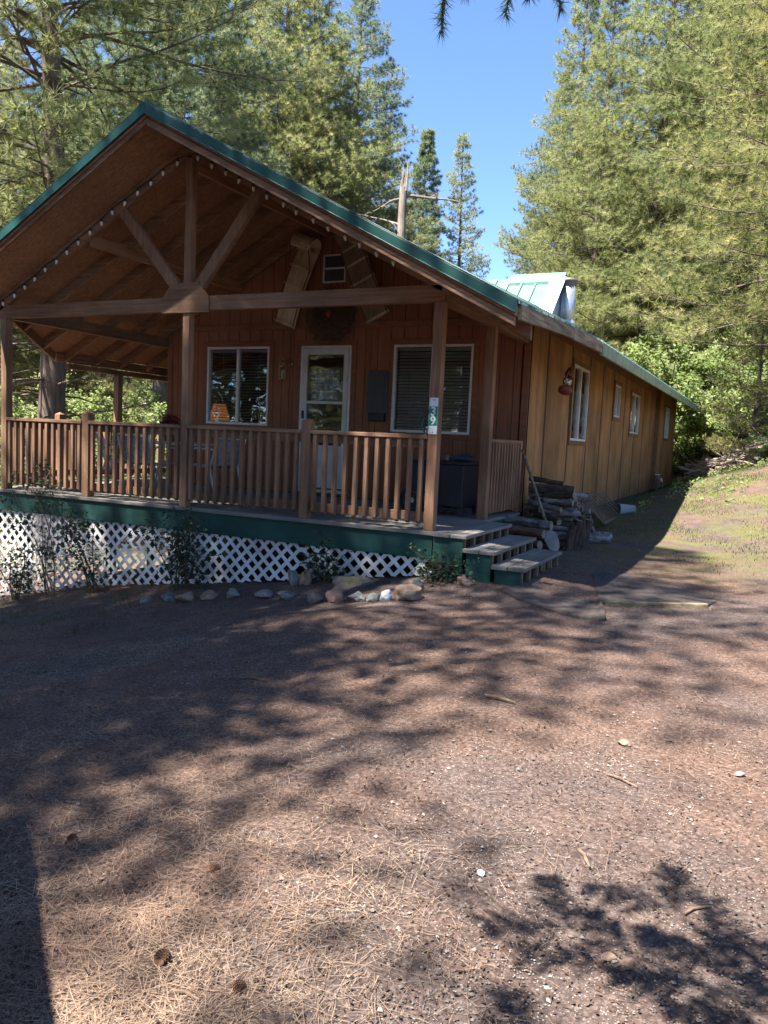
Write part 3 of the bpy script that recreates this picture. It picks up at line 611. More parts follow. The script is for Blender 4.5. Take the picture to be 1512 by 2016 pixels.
# porch deck, planks and skirt
def left_edge(y): return -6.05 + (-6.80 + 6.05) * min(max((y + 0.05) / 1.55, 0), 1)
mb = MB(); y = -0.06
while y < 6.0:
    yb = min(y + 0.136, 6.0); x0, x1 = left_edge(y), left_edge(yb - 0.006)
    xr = 0.13 if yb < 3.04 else (-5.925 if y > 3.0 else 0.10)
    if y > 2.9: xr = -5.925
    mb.add([(x0, y, -0.035), (x0, y, 0), (x1, yb - 0.007, -0.035), (x1, yb - 0.007, 0), (xr, y, -0.035), (xr, y, 0), (xr, yb - 0.007, -0.035), (xr, yb - 0.007, 0)], MB.BF); y = yb
deck = mb.build('porch_deck', 'deck_wood_x', cabin, bevel=0.003)
mb = MB(); mb.box(-6.04, 0.118, -0.036, -0.004, -0.268, -0.037); mb.box(0.084, 0.118, -0.003, 3.0, -0.268, -0.037)
mb.add([(x + o, y, z) for x, y in ((-6.03, -0.02), (-6.77, 1.5)) for o in (0, 0.03) for z in (-0.268, -0.037)], MB.BF); mb.box(-6.77, -6.74, 1.51, 5.98, -0.268, -0.037)
mb.build('skirt_board', 'skirt_green', deck, bevel=0.004)
mb = MB()
for x in (-5.9, -4.4, -2.95, -1.4, -0.05): mb.box(x, x + 0.09, 0.25, 0.34, -1.7, -0.05); mb.box(x, x + 0.09, 2.6, 2.69, -1.7, -0.05)
for x in np.arange(-5.9, 0.0, 0.6): mb.box(x, x + 0.04, 0.0, 2.9, -0.22, -0.04)
mb.build('deck_support', 'old_wood_z', deck)
# stone and timber under the house front
MB().box(-5.9, 0.05, W + 0.05, W + 0.15, -2.2, -0.51).build('foundation', 'concrete', cabin)

# lattice panels
def latt(x0, x1, y, name='lattice_panel', right=False):
    ztop = -0.255
    zb = (lambda x: float(np.interp(x, [-6.0, -4.34, -2.28, -1.0, 0.134], [-1.43, -1.09, -0.795, -0.594, -0.425])))
    mb = MB(); pitch = 0.149; hwid = 0.0275
    lo = min(zb(x0), zb(x1))
    for sgn, off in ((1, 0.0), (-1, 0.006)):
        c = (x0 if sgn > 0 else x0) - 2.0
        while c < x1 + 2.0:
            # strip x = c + sgn*(ztop - z); clip to the panel
            pts = []
            for i in range(61):
                z = ztop - (ztop - lo) * i / 60; x = c + sgn * (ztop - z)
                if x0 + 0.0 <= x <= x1 and z >= zb(x): pts.append((x, z))
            if len(pts) > 1:
                (xa, za), (xb, zc) = pts[0], pts[-1]
                mb.add([(xa - hwid, y + off, za), (xa + hwid, y + off, za), (xb + hwid, y + off, zc), (xb - hwid, y + off, zc), (xa - hwid, y + off + 0.0055, za), (xa + hwid, y + off + 0.0055, za), (xb + hwid, y + off + 0.0055, zc), (xb - hwid, y + off + 0.0055, zc)],
                       [(0, 3, 2, 1), (4, 5, 6, 7), (0, 1, 5, 4), (1, 2, 6, 5), (2, 3, 7, 6), (3, 0, 4, 7)])
            c += pitch
    return mb.build(name, 'lattice_white', cabin)
for a, b in ((-6.0, -3.655), (-3.64, -1.36), (-1.345, 0.10)): latt(a, b, -0.012)
mb = MB(); hw_ = 0.0275
for sgn, off in ((1, 0), (-1, 0.006)):
    for c in np.arange(-0.6, 2.0, 0.149):
        ya, yb = c, c + sgn * 0.2; 
        if min(ya, yb) < -0.02 or max(ya, yb) > 1.2: continue
        mb.add([(0.112 - off - d, yy + o, zz) for yy, zz in ((ya, -0.262), (yb, -0.47)) for d in (0, 0.0055) for o in (-hw_, hw_)], MB.BF)
mb.build('lattice_panel', 'lattice_white', cabin)

# posts
def post(x, y, z0, z1, wd=0.098, name='porch_post', m='frame_wood_z', cap=False, dp=None):
    mb = MB(); mb.box(x, x + wd, y, y + (dp or wd), z0, z1)
    if cap:
        cx, cy = x + wd / 2, y + wd / 2
        mb.add([(x, y, z1), (x + wd, y, z1), (x + wd, y + wd, z1), (x, y + wd, z1), (cx, cy, z1 + 0.035)], [(0, 1, 4), (1, 2, 4), (2, 3, 4), (3, 0, 4)])
    return mb.build(name, m, cabin, bevel=0.005)
BB, BT = 2.186, 2.343
post(0.0, 0.0, 0.0, BB - 0.001, 0.10); post(-3.03, 0.0, 0.0, 2.17, 0.09); post(-6.0, 0.0, 0.0, BB - 0.001, 0.10)
post(0.0, 1.565, 0.0, BB - 0.001, 0.105); post(-6.78, 2.72, 0.0, 1.72, 0.10)
post(-1.427, -0.004, 0.0, 1.02, 0.105, 'rail_post', cap=True); post(-4.555, -0.004, 0.0, 1.02, 0.105, 'rail_post', cap=True); post(-6.74, 1.50, 0.0, 1.02, 0.105, 'rail_post', cap=True)
post(0.02, 2.93, 0.0, 0.93, 0.07, 'rail_post')
# beams and truss
MB().box(-6.12, -3.34, 0.0, 0.085, BB, BT).box(-2.655, 0.075, 0.0, 0.085, BB, BT).box(-3.34, -2.655, 0.012, 0.085, BB, BT).build('porch_beam', 'frame_wood_x', cabin, bevel=0.005)
MB().box(0.0, 0.09, 0.087, W - 0.03, BB, BT + 0.02).build('porch_beam', 'frame_wood_y', cabin, bevel=0.005)
MB().box(-6.0, -5.91, 0.087, W - 0.01, BB, BT).build('porch_beam', 'frame_wood_y', cabin, bevel=0.005)
MB().box(-6.82, -6.72, 1.75, 6.0, 1.722, 1.80).build('porch_beam', 'frame_wood_y', cabin, bevel=0.005)
MB().box(0.0, 0.085, 0.088, 0.16, BT + 0.021, 2.44).build('beam_block', 'frame_wood_z', cabin)
gp = [(-3.335, 2.165), (-3.335, 2.315), (-3.185, 2.495), (-2.815, 2.495), (-2.66, 2.325), (-2.66, 2.165)]
MB().prism([(x, -0.018, z) for x, z in gp], (0, 0.016, 0)).build('gusset_plate', 'frame_wood_x', cabin, bevel=0.003)
MB().box(-3.035, -2.94, 0.004, 0.09, 2.346, 3.84).build('king_post', 'frame_wood_z', cabin, bevel=0.005)
MB().bar((-3.10, 0.038, 2.40), (-4.00, 0.038, 3.395), 0.068, 0.125, up=(1, 0, 1)).build('brace', 'frame_wood_z', cabin, bevel=0.005)
MB().bar((-2.875, 0.040, 2.40), (-2.06, 0.040, 3.395), 0.068, 0.125, up=(1, 0, -1)).build('brace', 'frame_wood_z', cabin, bevel=0.005)

# railings
def rail_x(x0, x1, n, y=0.03):
    mb = MB(); mb.box(x0, x1, y - 0.045, y + 0.05, 0.888, 0.928); r = mb.build('porch_railing', 'frame_wood_x', cabin, bevel=0.005)
    MB().box(x0, x1, y + 0.008, y + 0.046, 0.085, 0.175).build('bottom_rail', 'frame_wood_x', r, bevel=0.004)
    MB().box(x0, x1, y + 0.008, y + 0.046, 0.80, 0.886).build('upper_rail', 'frame_wood_x', r, bevel=0.004)
    p = (x1 - x0) / n
    for i in range(n):
        cx = x0 + p * (i + 0.5); mb = MB(); a = 0.020
        mb.add([(cx - a, y - 0.034, 0.085), (cx - a, y - 0.034, 0.887), (cx - a, y + 0.0065, 0.058), (cx - a, y + 0.0065, 0.887), (cx + a, y - 0.034, 0.085), (cx + a, y - 0.034, 0.887), (cx + a, y + 0.0065, 0.058), (cx + a, y + 0.0065, 0.887)], MB.BF)
        mb.build('baluster', 'frame_wood_z', r)
    return r
rail_x(-1.318, -0.002, 11); rail_x(-2.938, -1.429, 13); rail_x(-4.448, -3.032, 12); rail_x(-5.898, -4.557, 12)
def rail_p(p, q, n):
    p, q = Vector(p), Vector(q); mb = MB(); mb.bar(p + Vector((0, 0, 0.908)), q + Vector((0, 0, 0.908)), 0.09, 0.04); r = mb.build('porch_railing', 'frame_wood_y', cabin, bevel=0.005)
    mb = MB(); mb.bar(p + Vector((0, 0, 0.135)), q + Vector((0, 0, 0.135)), 0.038, 0.09); mb.build('bottom_rail', 'frame_wood_y', r, bevel=0.004)
    d = (q - p); s = Vector((-d.y, d.x, 0)).normalized() * 0.04
    for i in range(n):
        c = p + d * ((i + 0.5) / n) + s; mb = MB(); mb.bar(c + Vector((0, 0, 0.06)), c + Vector((0, 0, 0.886)), 0.038, 0.038, up=d); mb.build('baluster', 'frame_wood_z', r)
rail_p((0.05, 2.93, 0), (0.05, 1.672, 0), 11)
rail_p((-6.0, 0.12, 0), (-6.68, 1.50, 0), 11); rail_p((-6.70, 1.61, 0), (-6.73, 2.71, 0), 9); rail_p((-6.73, 2.83, 0), (-6.73, 5.9, 0), 24)

# steps: landing, two treads, staked risers, green side boards
st_x = [0.135, 0.476, 0.76, 1.05]; st_z = [0.0, -0.125, -0.25]; Y0, Y1 = -0.085, 1.42
mb = MB()
for i in range(3):
    a, b = (st_x[i] if i == 0 else st_x[i] - 0.03), st_x[i + 1]
    w3 = (b - a) / 2
    mb.box(a, a + w3 - 0.003, Y0, Y1, st_z[i] - 0.038, st_z[i]); mb.box(a + w3 + 0.003, b, Y0 + 0.012, Y1 - 0.01, st_z[i] - 0.038, st_z[i] - 0.002)
steps = mb.build('porch_steps', 'deck_wood_y', cabin, bevel=0.006)
mb = MB()
for i in range(3):
    zt_ = st_z[i] - 0.039; zb_ = -0.6
    mb.box(st_x[i] + (0.001 if i else 0), st_x[i + 1] - 0.04, Y0 + 0.03, Y0 + 0.065, zb_, zt_)
mb.build('side_board', 'skirt_green', steps, bevel=0.003)
for i in range(3):
    for k in range(6):
        yy = Y0 + 0.07 + k * (Y1 - Y0 - 0.12) / 5; mb = MB()
        mb.box(st_x[i + 1] - 0.075, st_x[i + 1] - 0.035, yy, yy + 0.035, st_z[i] - 0.16 if i < 2 else -0.6, st_z[i] - 0.039); mb.build('riser_stake', 'old_wood_z', steps)
mb = MB(); mb.box(0.14, 0.40, Y0 + 0.1, Y1 - 0.02, -0.6, -0.05); mb.box(0.40, 0.66, Y0 + 0.1, Y1 - 0.02, -0.6, -0.17); mb.box(0.66, 0.97, Y0 + 0.1, Y1 - 0.02, -0.6, -0.292); mb.build('step_core', 'dark_gap', steps)

# ---------------------------------------------------------------- things on and around the porch
# string of bulbs
BL = [(-3.128, 3.777), (-3.328, 3.695), (-3.502, 3.598), (-3.695, 3.516), (-3.884, 3.416), (-4.085, 3.331), (-4.25, 3.223), (-4.426, 3.126), (-4.622, 3.029), (-4.806, 2.928), (-4.976, 2.824), (-5.175, 2.744), (-5.342, 2.636), (-5.531, 2.546), (-5.723, 2.454), (-5.928, 2.361)]
BR = [(-2.848, 3.805), (-2.659, 3.70), (-2.468, 3.601), (-2.286, 3.504), (-2.107, 3.409), (-1.931, 3.311), (-1.72, 3.216), (-1.563, 3.127), (-1.36, 3.031), (-1.184, 2.938), (-0.988, 2.835), (-0.813, 2.75), (-0.63, 2.656), (-0.444, 2.559)]
lights = thing('string_lights', (RX, -0.03, 3.8), 'string of white pointed bulbs hung along both front rafters of the porch', 'string lights')
mb = MB(); pts = []
for q in BL[::-1] + BR: pts += [(q[0], -0.022, q[1] + 0.058)]
mb.tube(pts, 0.0045, 5)
for q in BL + BR: mb.lathe([(0.012, 0), (0.013, 0.03), (0.008, 0.04)], (q[0], -0.025, q[1] + 0.022), 8)
mb.build('light_wire', 'wire', lights)
rnd = random.Random(3)
for q in BL + BR:
    ax = Vector((rnd.uniform(-0.25, 0.25), rnd.uniform(-0.3, 0.1), -1))
    MB().lathe([(0.009, -0.002), (0.0155, 0.010), (0.017, 0.021), (0.0125, 0.038), (0.005, 0.051), (0.0015, 0.056)], (q[0], -0.026, q[1] + 0.024), 10, axis=ax).build('bulb', 'bulb', lights, smooth=True)

# two toboggans hung on the gable wall
def toboggan(name, prof, base, along, across, out, width, m, label):
    """prof: list of (distance along, distance out)"""
    base, along, across, out = map(Vector, (base, along, across, out))
    t = thing(name, base, label, 'toboggan', 'toboggans hung on the gable wall')
    mb = MB(); ns = 4; sw_ = width / ns
    for j in range(ns):
        a0 = -width / 2 + j * sw_ + 0.0015; a1 = a0 + sw_ - 0.003
        for (s0, o0), (s1, o1) in zip(prof[:-1], prof[1:]):
            d = (along * (s1 - s0) + out * (o1 - o0)).normalized(); nn = d.cross(across).normalized() * 0.009
            q = [base + along * s + out * o + across * a for s, o in ((s0, o0), (s1, o1)) for a in (a0, a1)]
            mb.add(q + [v + nn for v in q], [(0, 1, 3, 2), (4, 6, 7, 5), (0, 4, 5, 1), (2, 3, 7, 6), (0, 2, 6, 4), (1, 5, 7, 3)])
    mb.build('sled_bed', m, t)
    L = prof[-1][0]
    for s in (0.03, 0.30, 0.58, 0.86, 1.10):
        o = float(np.interp(s, [p[0] for p in prof if p[0] < 1.2], [p[1] for p in prof if p[0] < 1.2]))
        c = base + along * s + out * (o + 0.026); mb = MB(); mb.bar(c - across * width * 0.54, c + across * width * 0.54, 0.034, 0.026, up=out); mb.build('crossbar', 'sled_wood', t, bevel=0.004)
    mb = MB()
    for sg in (-1, 1):
        mb.tube([base + along * s + out * (float(np.interp(s, [p[0] for p in prof if p[0] < 1.2], [p[1] for p in prof if p[0] < 1.2])) + 0.045) + across * sg * width * 0.47 for s in (0.02, 0.3, 0.58, 0.86, 1.12)], 0.008, 6)
    mb.build('side_rope', 'twig', t)
    return t
def tprof(L, r, turn, bow=0.05):
    p = [(L * i / 12, bow * math.sin(math.pi * i / 12) + 0.02) for i in range(13)]
    for i in range(1, 13):
        a = turn * i / 12; p.append((L + r * math.sin(a), 0.02 + r * (1 - math.cos(a))))
    return p
a1 = Vector((0.335, 0, 0.942)); toboggan('toboggan', tprof(1.18, 0.125, rad(215)), (-3.655, W - 0.03, 2.50), a1, (a1.z, 0, -a1.x), (0, -1, 0), 0.36, 'sled_wood', 'old wooden toboggan with curled nose hung left of the gable window')
a2 = Vector((-0.42, 0, 0.907)); toboggan('toboggan', tprof(1.22, 0.125, rad(150)), (-2.09, W - 0.03, 2.55), a2, (a2.z, 0, -a2.x), (0, -1, 0), 0.36, 'sled_wood_dark', 'darker wooden toboggan leaning outwards right of the gable window')

# twig wreath
wr = thing('wreath', (-2.85, W - 0.03, 2.62), 'large round dark twig wreath with a red centre hung above the door', 'wreath')
rnd = random.Random(11); mb = MB(); C0 = Vector((-2.85, W - 0.05, 2.62))
for k in range(620):
    r0 = abs(rnd.gauss(0.22, 0.11)); r0 = min(r0, 0.35); a = rnd.uniform(0, 2 * math.pi); ln = rnd.uniform(0.10, 0.26); da = rnd.choice((-1, 1)) * rnd.uniform(0.2, 1.1)
    pts = []
    for i in range(4):
        t = i / 3; rr = r0 + (0.08 * t if r0 > 0.28 else 0.03 * math.sin(3 * t)) + rnd.uniform(-0.012, 0.012); aa = a + da * t * ln / max(r0, 0.1) * 0.6
        pts.append(C0 + Vector((rr * math.cos(aa), -rnd.uniform(0, 0.09), rr * math.sin(aa))))
    mb.tube(pts, 0.0035, 4, cap=False)
mb.lathe([(0.36, 0), (0.34, 0.03), (0.05, 0.045)], C0 + Vector((0, 0.02, 0)), 20, axis=(0, -1, 0)); mb.build('twig_ring', 'twig', wr)
mb = MB()
for k in range(26):
    a = rnd.uniform(0, 6.28); r0 = rnd.uniform(0, 0.045); c = C0 + Vector((r0 * math.cos(a), -0.10 - rnd.uniform(0, 0.02), r0 * math.sin(a))); mb.lathe([(0.002, -0.014), (0.013, -0.006), (0.014, 0.006), (0.002, 0.014)], c, 6)
mb.build('red_centre', 'red_bloom', wr)

# wall lantern
la = thing('wall_lantern', (-3.62, W - 0.02, 1.85), 'brass wall lantern with clear glass panes left of the front door', 'lantern')
mb = MB(); mb.lathe([(0.05, 0), (0.05, 0.015), (0.03, 0.03)], (-3.56, W, 1.93), 14, axis=(0, -1, 0))
mb.tube([(-3.56, W - 0.03, 1.93), (-3.58, W - 0.10, 1.98), (-3.62, W - 0.14, 1.985), (-3.62, W - 0.14, 1.93)], 0.009, 8)
mb.lathe([(0.012, 0.10), (0.02, 0.085), (0.012, 0.07), (0.055, 0.035), (0.062, 0.0), (0.05, -0.01)], (-3.62, W - 0.14, 1.90), 4); mb.lathe([(0.004, 0.0), (0.010, 0.03), (0.002, 0.05)], (-3.62, W - 0.14, 2.0), 8)
for a in (0, 90, 180, 270):
    x, y = -3.62 + 0.056 * math.cos(rad(a)), W - 0.14 + 0.056 * math.sin(rad(a)); mb.bar((x, y, 1.70), (x, y, 1.895), 0.007, 0.007)
mb.lathe([(0.02, -0.02), (0.056, 0), (0.06, 0.012)], (-3.62, W - 0.14, 1.69), 4); mb.build('lantern_frame', 'brass', la)
MB().lathe([(0.050, 0), (0.050, 0.18)], (-3.62, W - 0.14, 1.705), 4).build('lantern_glass', 'lantern_glass', la)
MB().lathe([(0.010, 0), (0.010, 0.07), (0.004, 0.11)], (-3.62, W - 0.14, 1.71), 10).build('candle_bulb', 'bulb', la, smooth=True)

# electric meter box
eb = thing('meter_box', (-2.04, W, 1.13), 'dark grey metal electrical box mounted between the door and right window', 'electrical box')
mb = MB(); wbox(mb, PF, -2.20, -1.895, 0.0, 0.105, 1.225, 1.825); mb.build('box_body', 'panel_grey', eb, bevel=0.008)
mb = MB(); wbox(mb, PF, -2.185, -1.935, 0.0, 0.09, 1.12, 1.224); mb.build('lower_box', 'black_metal', eb, bevel=0.01)
mb = MB(); wbox(mb, PF, -2.165, -1.93, 0.106, 0.112, 1.27, 1.79)
for x, z in ((-2.19, 1.50), (-1.905, 1.50), (-2.04, 1.25)): wbox(mb, PF, x - 0.009, x + 0.009, 0.106, 0.118, z - 0.025, z + 0.025)
mb.build('box_cover', 'panel_grey', eb, bevel=0.003)

# house number
sg = thing('house_number_sign', (0.05, -0.01, 0.93), 'white and green house number 39 plate on the porch corner post', 'sign')
MB().box(0.007, 0.093, -0.006, -0.0015, 0.935, 1.283).build('sign_plate', 'white_plastic', sg, bevel=0.001)
MB().box(0.0085, 0.0915, -0.008, -0.0065, 1.018, 1.200).build('green_panel', 'sign_green', sg)
for ch, z in (('3', 1.116), ('9', 1.027)):
    cu = bpy.data.curves.new('digit', 'FONT'); cu.body = ch; cu.size = 0.112; cu.extrude = 0.0006; cu.align_x = 'CENTER'; cu.offset = 0.0022
    tmp = bpy.data.objects.new('digit_tmp', cu); COL.objects.link(tmp); bpy.context.view_layer.update()
    dg = bpy.context.evaluated_depsgraph_get(); me = bpy.data.meshes.new_from_object(tmp.evaluated_get(dg)); bpy.data.objects.remove(tmp)
    me.materials.clear(); me.materials.append(M['white_plastic'])
    o = link('digit', me, sg, (0.0, 0.0008, z - 0.93)); o.rotation_euler = (rad(90), 0, 0)
mb = MB()
for z in (1.262, 0.955): mb.lathe([(0.006, 0), (0.006, 0.002), (0.003, 0.003)], (0.05, -0.006, z), 8, axis=(0, -1, 0))
mb.build('screw', 'steel', sg)
# loop of hose on the same post
hz = thing('hose_loop', (-0.02, 0.05, 1.0), 'short dark teal hose loop hung beside the house number post', 'hose')
MB().tube([(-0.004 - 0.075 * math.sin(t * math.pi) * (1 + 0.1 * math.sin(5 * t)), 0.05, 1.17 - 0.30 * t) for t in [i / 14 for i in range(15)]], 0.011, 8).build('hose_tube', 'hose', hz, smooth=True)

# black cart
ct = thing('fire_box_cart', (-0.55, 1.75, 0.0), 'black metal box cart with a wheel and short legs on the porch by the steps', 'cart')
MB().box(-0.86, -0.195, 1.60, 2.12, 0.115, 0.605).build('cart_body', 'black_metal', ct, bevel=0.012)
MB().box(-0.88, -0.175, 1.58, 2.14, 0.606, 0.645).build('lid', 'black_metal', ct, bevel=0.012)
for x, y in ((-0.235, 1.63), (-0.235, 2.07)): MB().box(x, x + 0.042, y, y + 0.042, 0.0, 0.114).build('leg', 'black_metal', ct)
mb = MB(); mb.box(-0.60, -0.30, 1.66, 1.69, 0.06, 0.09); mb.box(-0.5, -0.46, 1.64, 1.95, 0.03, 0.114); mb.build('lower_frame', 'black_metal', ct)
for y in (1.545, 2.13):
    wh = MB().lathe([(0.105, -0.035), (0.150, -0.034), (0.162, -0.018), (0.162, 0.018), (0.150, 0.034), (0.105, 0.035)], (-0.80, y, 0.163), 28, axis=(0, 1, 0)).build('wheel', 'rubber', ct, smooth=True)
    MB().lathe([(0.02, -0.036), (0.095, -0.030), (0.104, -0.036), (0.104, 0.036), (0.095, 0.030), (0.02, 0.036)], (-0.80, y, 0.163), 24, axis=(0, 1, 0)).build('rim', 'rim_paint', wh, smooth=True)
MB().tube([(-0.80, 1.55, 0.163), (-0.80, 2.13, 0.163)], 0.012, 8).build('axle', 'steel', ct)
MB().tube([(-0.86, 1.70, 0.52), (-0.93, 1.70, 0.53), (-0.93, 2.02, 0.53), (-0.86, 2.02, 0.52)], 0.011, 8).build('cart_handle', 'steel', ct, smooth=True)
def blob(c, s, seed, n=3, am=0.25, flat=None):
    bm = bmesh.new(); bmesh.ops.create_icosphere(bm, subdivisions=n, radius=1.0); r_ = random.Random(seed)
    pl = [(Vector((r_.gauss(0, 1), r_.gauss(0, 1), r_.gauss(0, 1))).normalized(), r_.uniform(0.50, 0.88)) for _ in range(11)] if am > 0 else []
    ph = [r_.uniform(0, 6) for _ in range(6)]; out = []
    for v in bm.verts:
        p = v.co.copy()
        for d, h in pl:
            k_ = p.dot(d) - h
            if k_ > 0: p -= d * k_ * 0.85
        f = 1 + abs(am) * 0.3 * (math.sin(3 * p.x + ph[0]) * math.sin(3 * p.y + ph[1]) + 0.5 * math.sin(7 * p.z + ph[2]) * math.sin(6 * p.x + ph[3]))
        p *= f; p = Vector((p.x * s[0], p.y * s[1], p.z * s[2])); out.append(Vector(c) + p)
    fs = [tuple(v.index for v in f.verts) for f in bm.faces]; bm.free(); mb = MB(); mb.add(out, fs); return mb
tag(blob((-0.30, 1.86, 0.685), (0.15, 0.16, 0.045), 4, 3, -0.9).build('cloth_bundle', 'blue_cloth', None, smooth=True, origin=(-0.30, 1.86, 0.645)), 'crumpled dark blue cloth lying on the black cart', 'cloth')
tag(blob((-0.46, 1.72, 0.686), (0.040, 0.040, 0.040), 9, 2, 0.5).build('speckled_stone', 'rock_blue', None, origin=(-0.46, 1.72, 0.646)), 'small speckled black and white stone on the black cart', 'stone')

# hanging rusty lantern by the first side window
ln = thing('oil_lantern', (0.35, 4.1, 1.66), 'rusty red oil lantern with a glass globe hanging tilted beside the first side window', 'lantern')
axl = Vector((0.10, 0.45, 1)).normalized(); b0 = Vector((0.35, 4.02, 1.64)); E_ = lambda h: b0 + axl * h
MB().lathe([(0.090, 0.0), (0.096, 0.015), (0.094, 0.055), (0.06, 0.085), (0.045, 0.10)], b0, 20, axis=axl).build('fuel_tank', 'rust', ln, smooth=True)
MB().lathe([(0.040, 0.10), (0.060, 0.14), (0.064, 0.18), (0.05, 0.23), (0.04, 0.245)], b0, 18, axis=axl).build('globe', 'lantern_glass', ln, smooth=True)
MB().lathe([(0.045, 0.246), (0.062, 0.262), (0.064, 0.31), (0.045, 0.325), (0.046, 0.365), (0.03, 0.38)], b0, 18, axis=axl).build('chimney_hood', 'rust', ln, smooth=True)
mb = MB(); sd = axl.cross(Vector((0, 1, 0))).normalized(); sd2 = axl.cross(sd).normalized()
for sgn in (-1, 1): mb.tube([E_(0.07) + sd2 * sgn * 0.06, E_(0.10) + sd2 * sgn * 0.095, E_(0.22) + sd2 * sgn * 0.100, E_(0.29) + sd2 * sgn * 0.075, E_(0.31) + sd2 * sgn * 0.045], 0.008, 6)
mb.build('side_tube', 'steel', ln)
MB().tube([E_(0.31) + sd2 * 0.06, E_(0.42) + sd2 * 0.04, E_(0.46), E_(0.42) - sd2 * 0.04, E_(0.31) - sd2 * 0.06], 0.004, 5).build('bail', 'wire', ln)
MB().tube([E_(0.46), (0.37, 4.24, roof_top(0.37, 4.24) - PLY)], 0.003, 5).build('hanging_wire', 'wire', ln)

# table lamp behind the left window
tl = thing('table_lamp', (-5.31, 3.62, 0.0), 'lit table lamp with an orange shade glowing behind the left window blind', 'lamp')
MB().lathe([(0.20, 0), (0.20, 0.02), (0.03, 0.03), (0.03, 0.68), (0.26, 0.69), (0.26, 0.71), (0.05, 0.715), (0.07, 0.78), (0.02, 0.92), (0.015, 1.08)], (-5.31, 3.62, 0), 16).build('lamp_base', 'brass', tl, smooth=True)
MB().lathe([(0.185, 1.05), (0.10, 1.33)], (-5.31, 3.62, 0), 24).build('lamp_shade', 'lamp_shade', tl, smooth=True)

# patio set
tb = thing('patio_table', (-4.62, 1.95, 0.0), 'round grey patio table on the porch behind the railing', 'table')
MB().lathe([(0.50, 0.655), (0.515, 0.66), (0.515, 0.685), (0.50, 0.69)], (-4.62, 1.95, 0), 32).build('table_top', 'chair_frame', tb)
for a in (45, 135, 225, 315):
    ca, sa = math.cos(rad(a)), math.sin(rad(a)); MB().tube([(-4.62 + 0.3 * ca, 1.95 + 0.3 * sa, 0.655), (-4.62 + 0.42 * ca, 1.95 + 0.42 * sa, 0.0)], 0.016, 8).build('leg', 'chair_frame', tb)
def patio_chair(loc, rz, label):
    t = thing('patio_chair', (0, 0, 0), label, 'chair', 'patio chairs around the porch table')
    mb = MB(); n = 8
    for i in range(n):
        a = i / n; b = (i + 1) / n
        f = lambda u: (Vector((0, 0.24 - 0.44 * u * 2, 0.40 - 0.03 * math.sin(u * 2 * math.pi))) if u < 0.5 else Vector((0, -0.20 - 0.12 * (u - 0.5) * 2, 0.40 + 0.36 * (u - 0.5) * 2)))
        p, q = f(a), f(b); mb.add([p + Vector((-0.24, 0, 0)), p + Vector((0.24, 0, 0)), q + Vector((0.24, 0, 0)), q + Vector((-0.24, 0, 0))] + [v + Vector((0, 0.006, -0.006)) for v in (p + Vector((-0.24, 0, 0)), p + Vector((0.24, 0, 0)), q + Vector((0.24, 0, 0)), q + Vector((-0.24, 0, 0)))], [(0, 1, 2, 3), (7, 6, 5, 4), (0, 4, 5, 1), (1, 5, 6, 2), (2, 6, 7, 3), (3, 7, 4, 0)])
    mb.build('sling_seat', 'sling', t, smooth=True)
    for s in (-1, 1):
        x = 0.255 * s
        MB().tube([(x, -0.33, 0.78), (x, -0.20, 0.40), (x, 0.24, 0.41)], 0.014, 8).build('side_frame', 'chair_frame', t, smooth=True)
        MB().tube([(x, -0.27, 0.62), (x, 0.10, 0.63), (x, 0.26, 0.60), (x, 0.29, 0.0)], 0.014, 8).build('arm', 'chair_frame', t, smooth=True)
        MB().tube([(x, -0.18, 0.40), (x, -0.30, 0.0)], 0.014, 8).build('leg', 'chair_frame', t)
    MB().tube([(-0.255, -0.33, 0.78), (0.255, -0.33, 0.78)], 0.014, 8).build('top_bar', 'chair_frame', t)
    t.location = loc; t.rotation_euler = (0, 0, rz); return t
patio_chair((-5.22, 1.35, 0), rad(-35), 'grey sling patio chair left of the porch table, seen from behind')
patio_chair((-4.62, 1.22, 0), rad(4), 'grey sling patio chair in front of the porch table beside the middle post')
patio_chair((-3.95, 1.80, 0), rad(80), 'grey sling patio chair right of the porch table near the window')
fl = thing('flower_pot', (-4.98, 2.05, 0.69), 'clay pot of dark red flowers standing on the porch table', 'flower pot')
MB().lathe([(0.08, 0.0), (0.11, 0.13), (0.125, 0.135), (0.125, 0.155), (0.10, 0.155)], (-4.98, 2.05, 0.69), 20).build('pot', 'clay', fl, smooth=True)
rn = np.random.RandomState(2)
def leaf_cloud(n, c, r, size, rn, up=0.5):
    c = np.array(c); u = rn.normal(size=(n, 3)); u /= np.linalg.norm(u, axis=1)[:, None]; p = c + u * np.array(r) * (rn.uniform(0, 1, (n, 1)) ** 0.4)
    return leaf_quads(p, size, rn, up)
def leaf_quads(p, size, rn, up=0.5, asp=0.55):
    n = len(p); d = rn.normal(size=(n, 3)); d[:, 2] *= 0.5; d /= np.linalg.norm(d, axis=1)[:, None]; nn = rn.normal(size=(n, 3)); nn[:, 2] += up; s = np.cross(d, nn); s /= np.linalg.norm(s, axis=1)[:, None] + 1e-9
    L = size * rn.uniform(0.6, 1.3, (n, 1)); 
    nrm = np.cross(s, d) * L * 0.12
    return np.stack([p, p + d * L * 0.5 + s * L * asp * 0.5 + nrm, p + d * L, p + d * L * 0.5 - s * L * asp * 0.5 + nrm], 1).reshape(-1, 3)
link('foliage', np_mesh('foliage', leaf_cloud(260, (0, 0, 0.26), (0.16, 0.16, 0.12), 0.06, rn), 4, 'leaf_dark'), fl)
link('bloom', np_mesh('bloom', leaf_cloud(260, (0, 0, 0.31), (0.18, 0.18, 0.11), 0.045, rn), 4, 'flower_red'), fl)

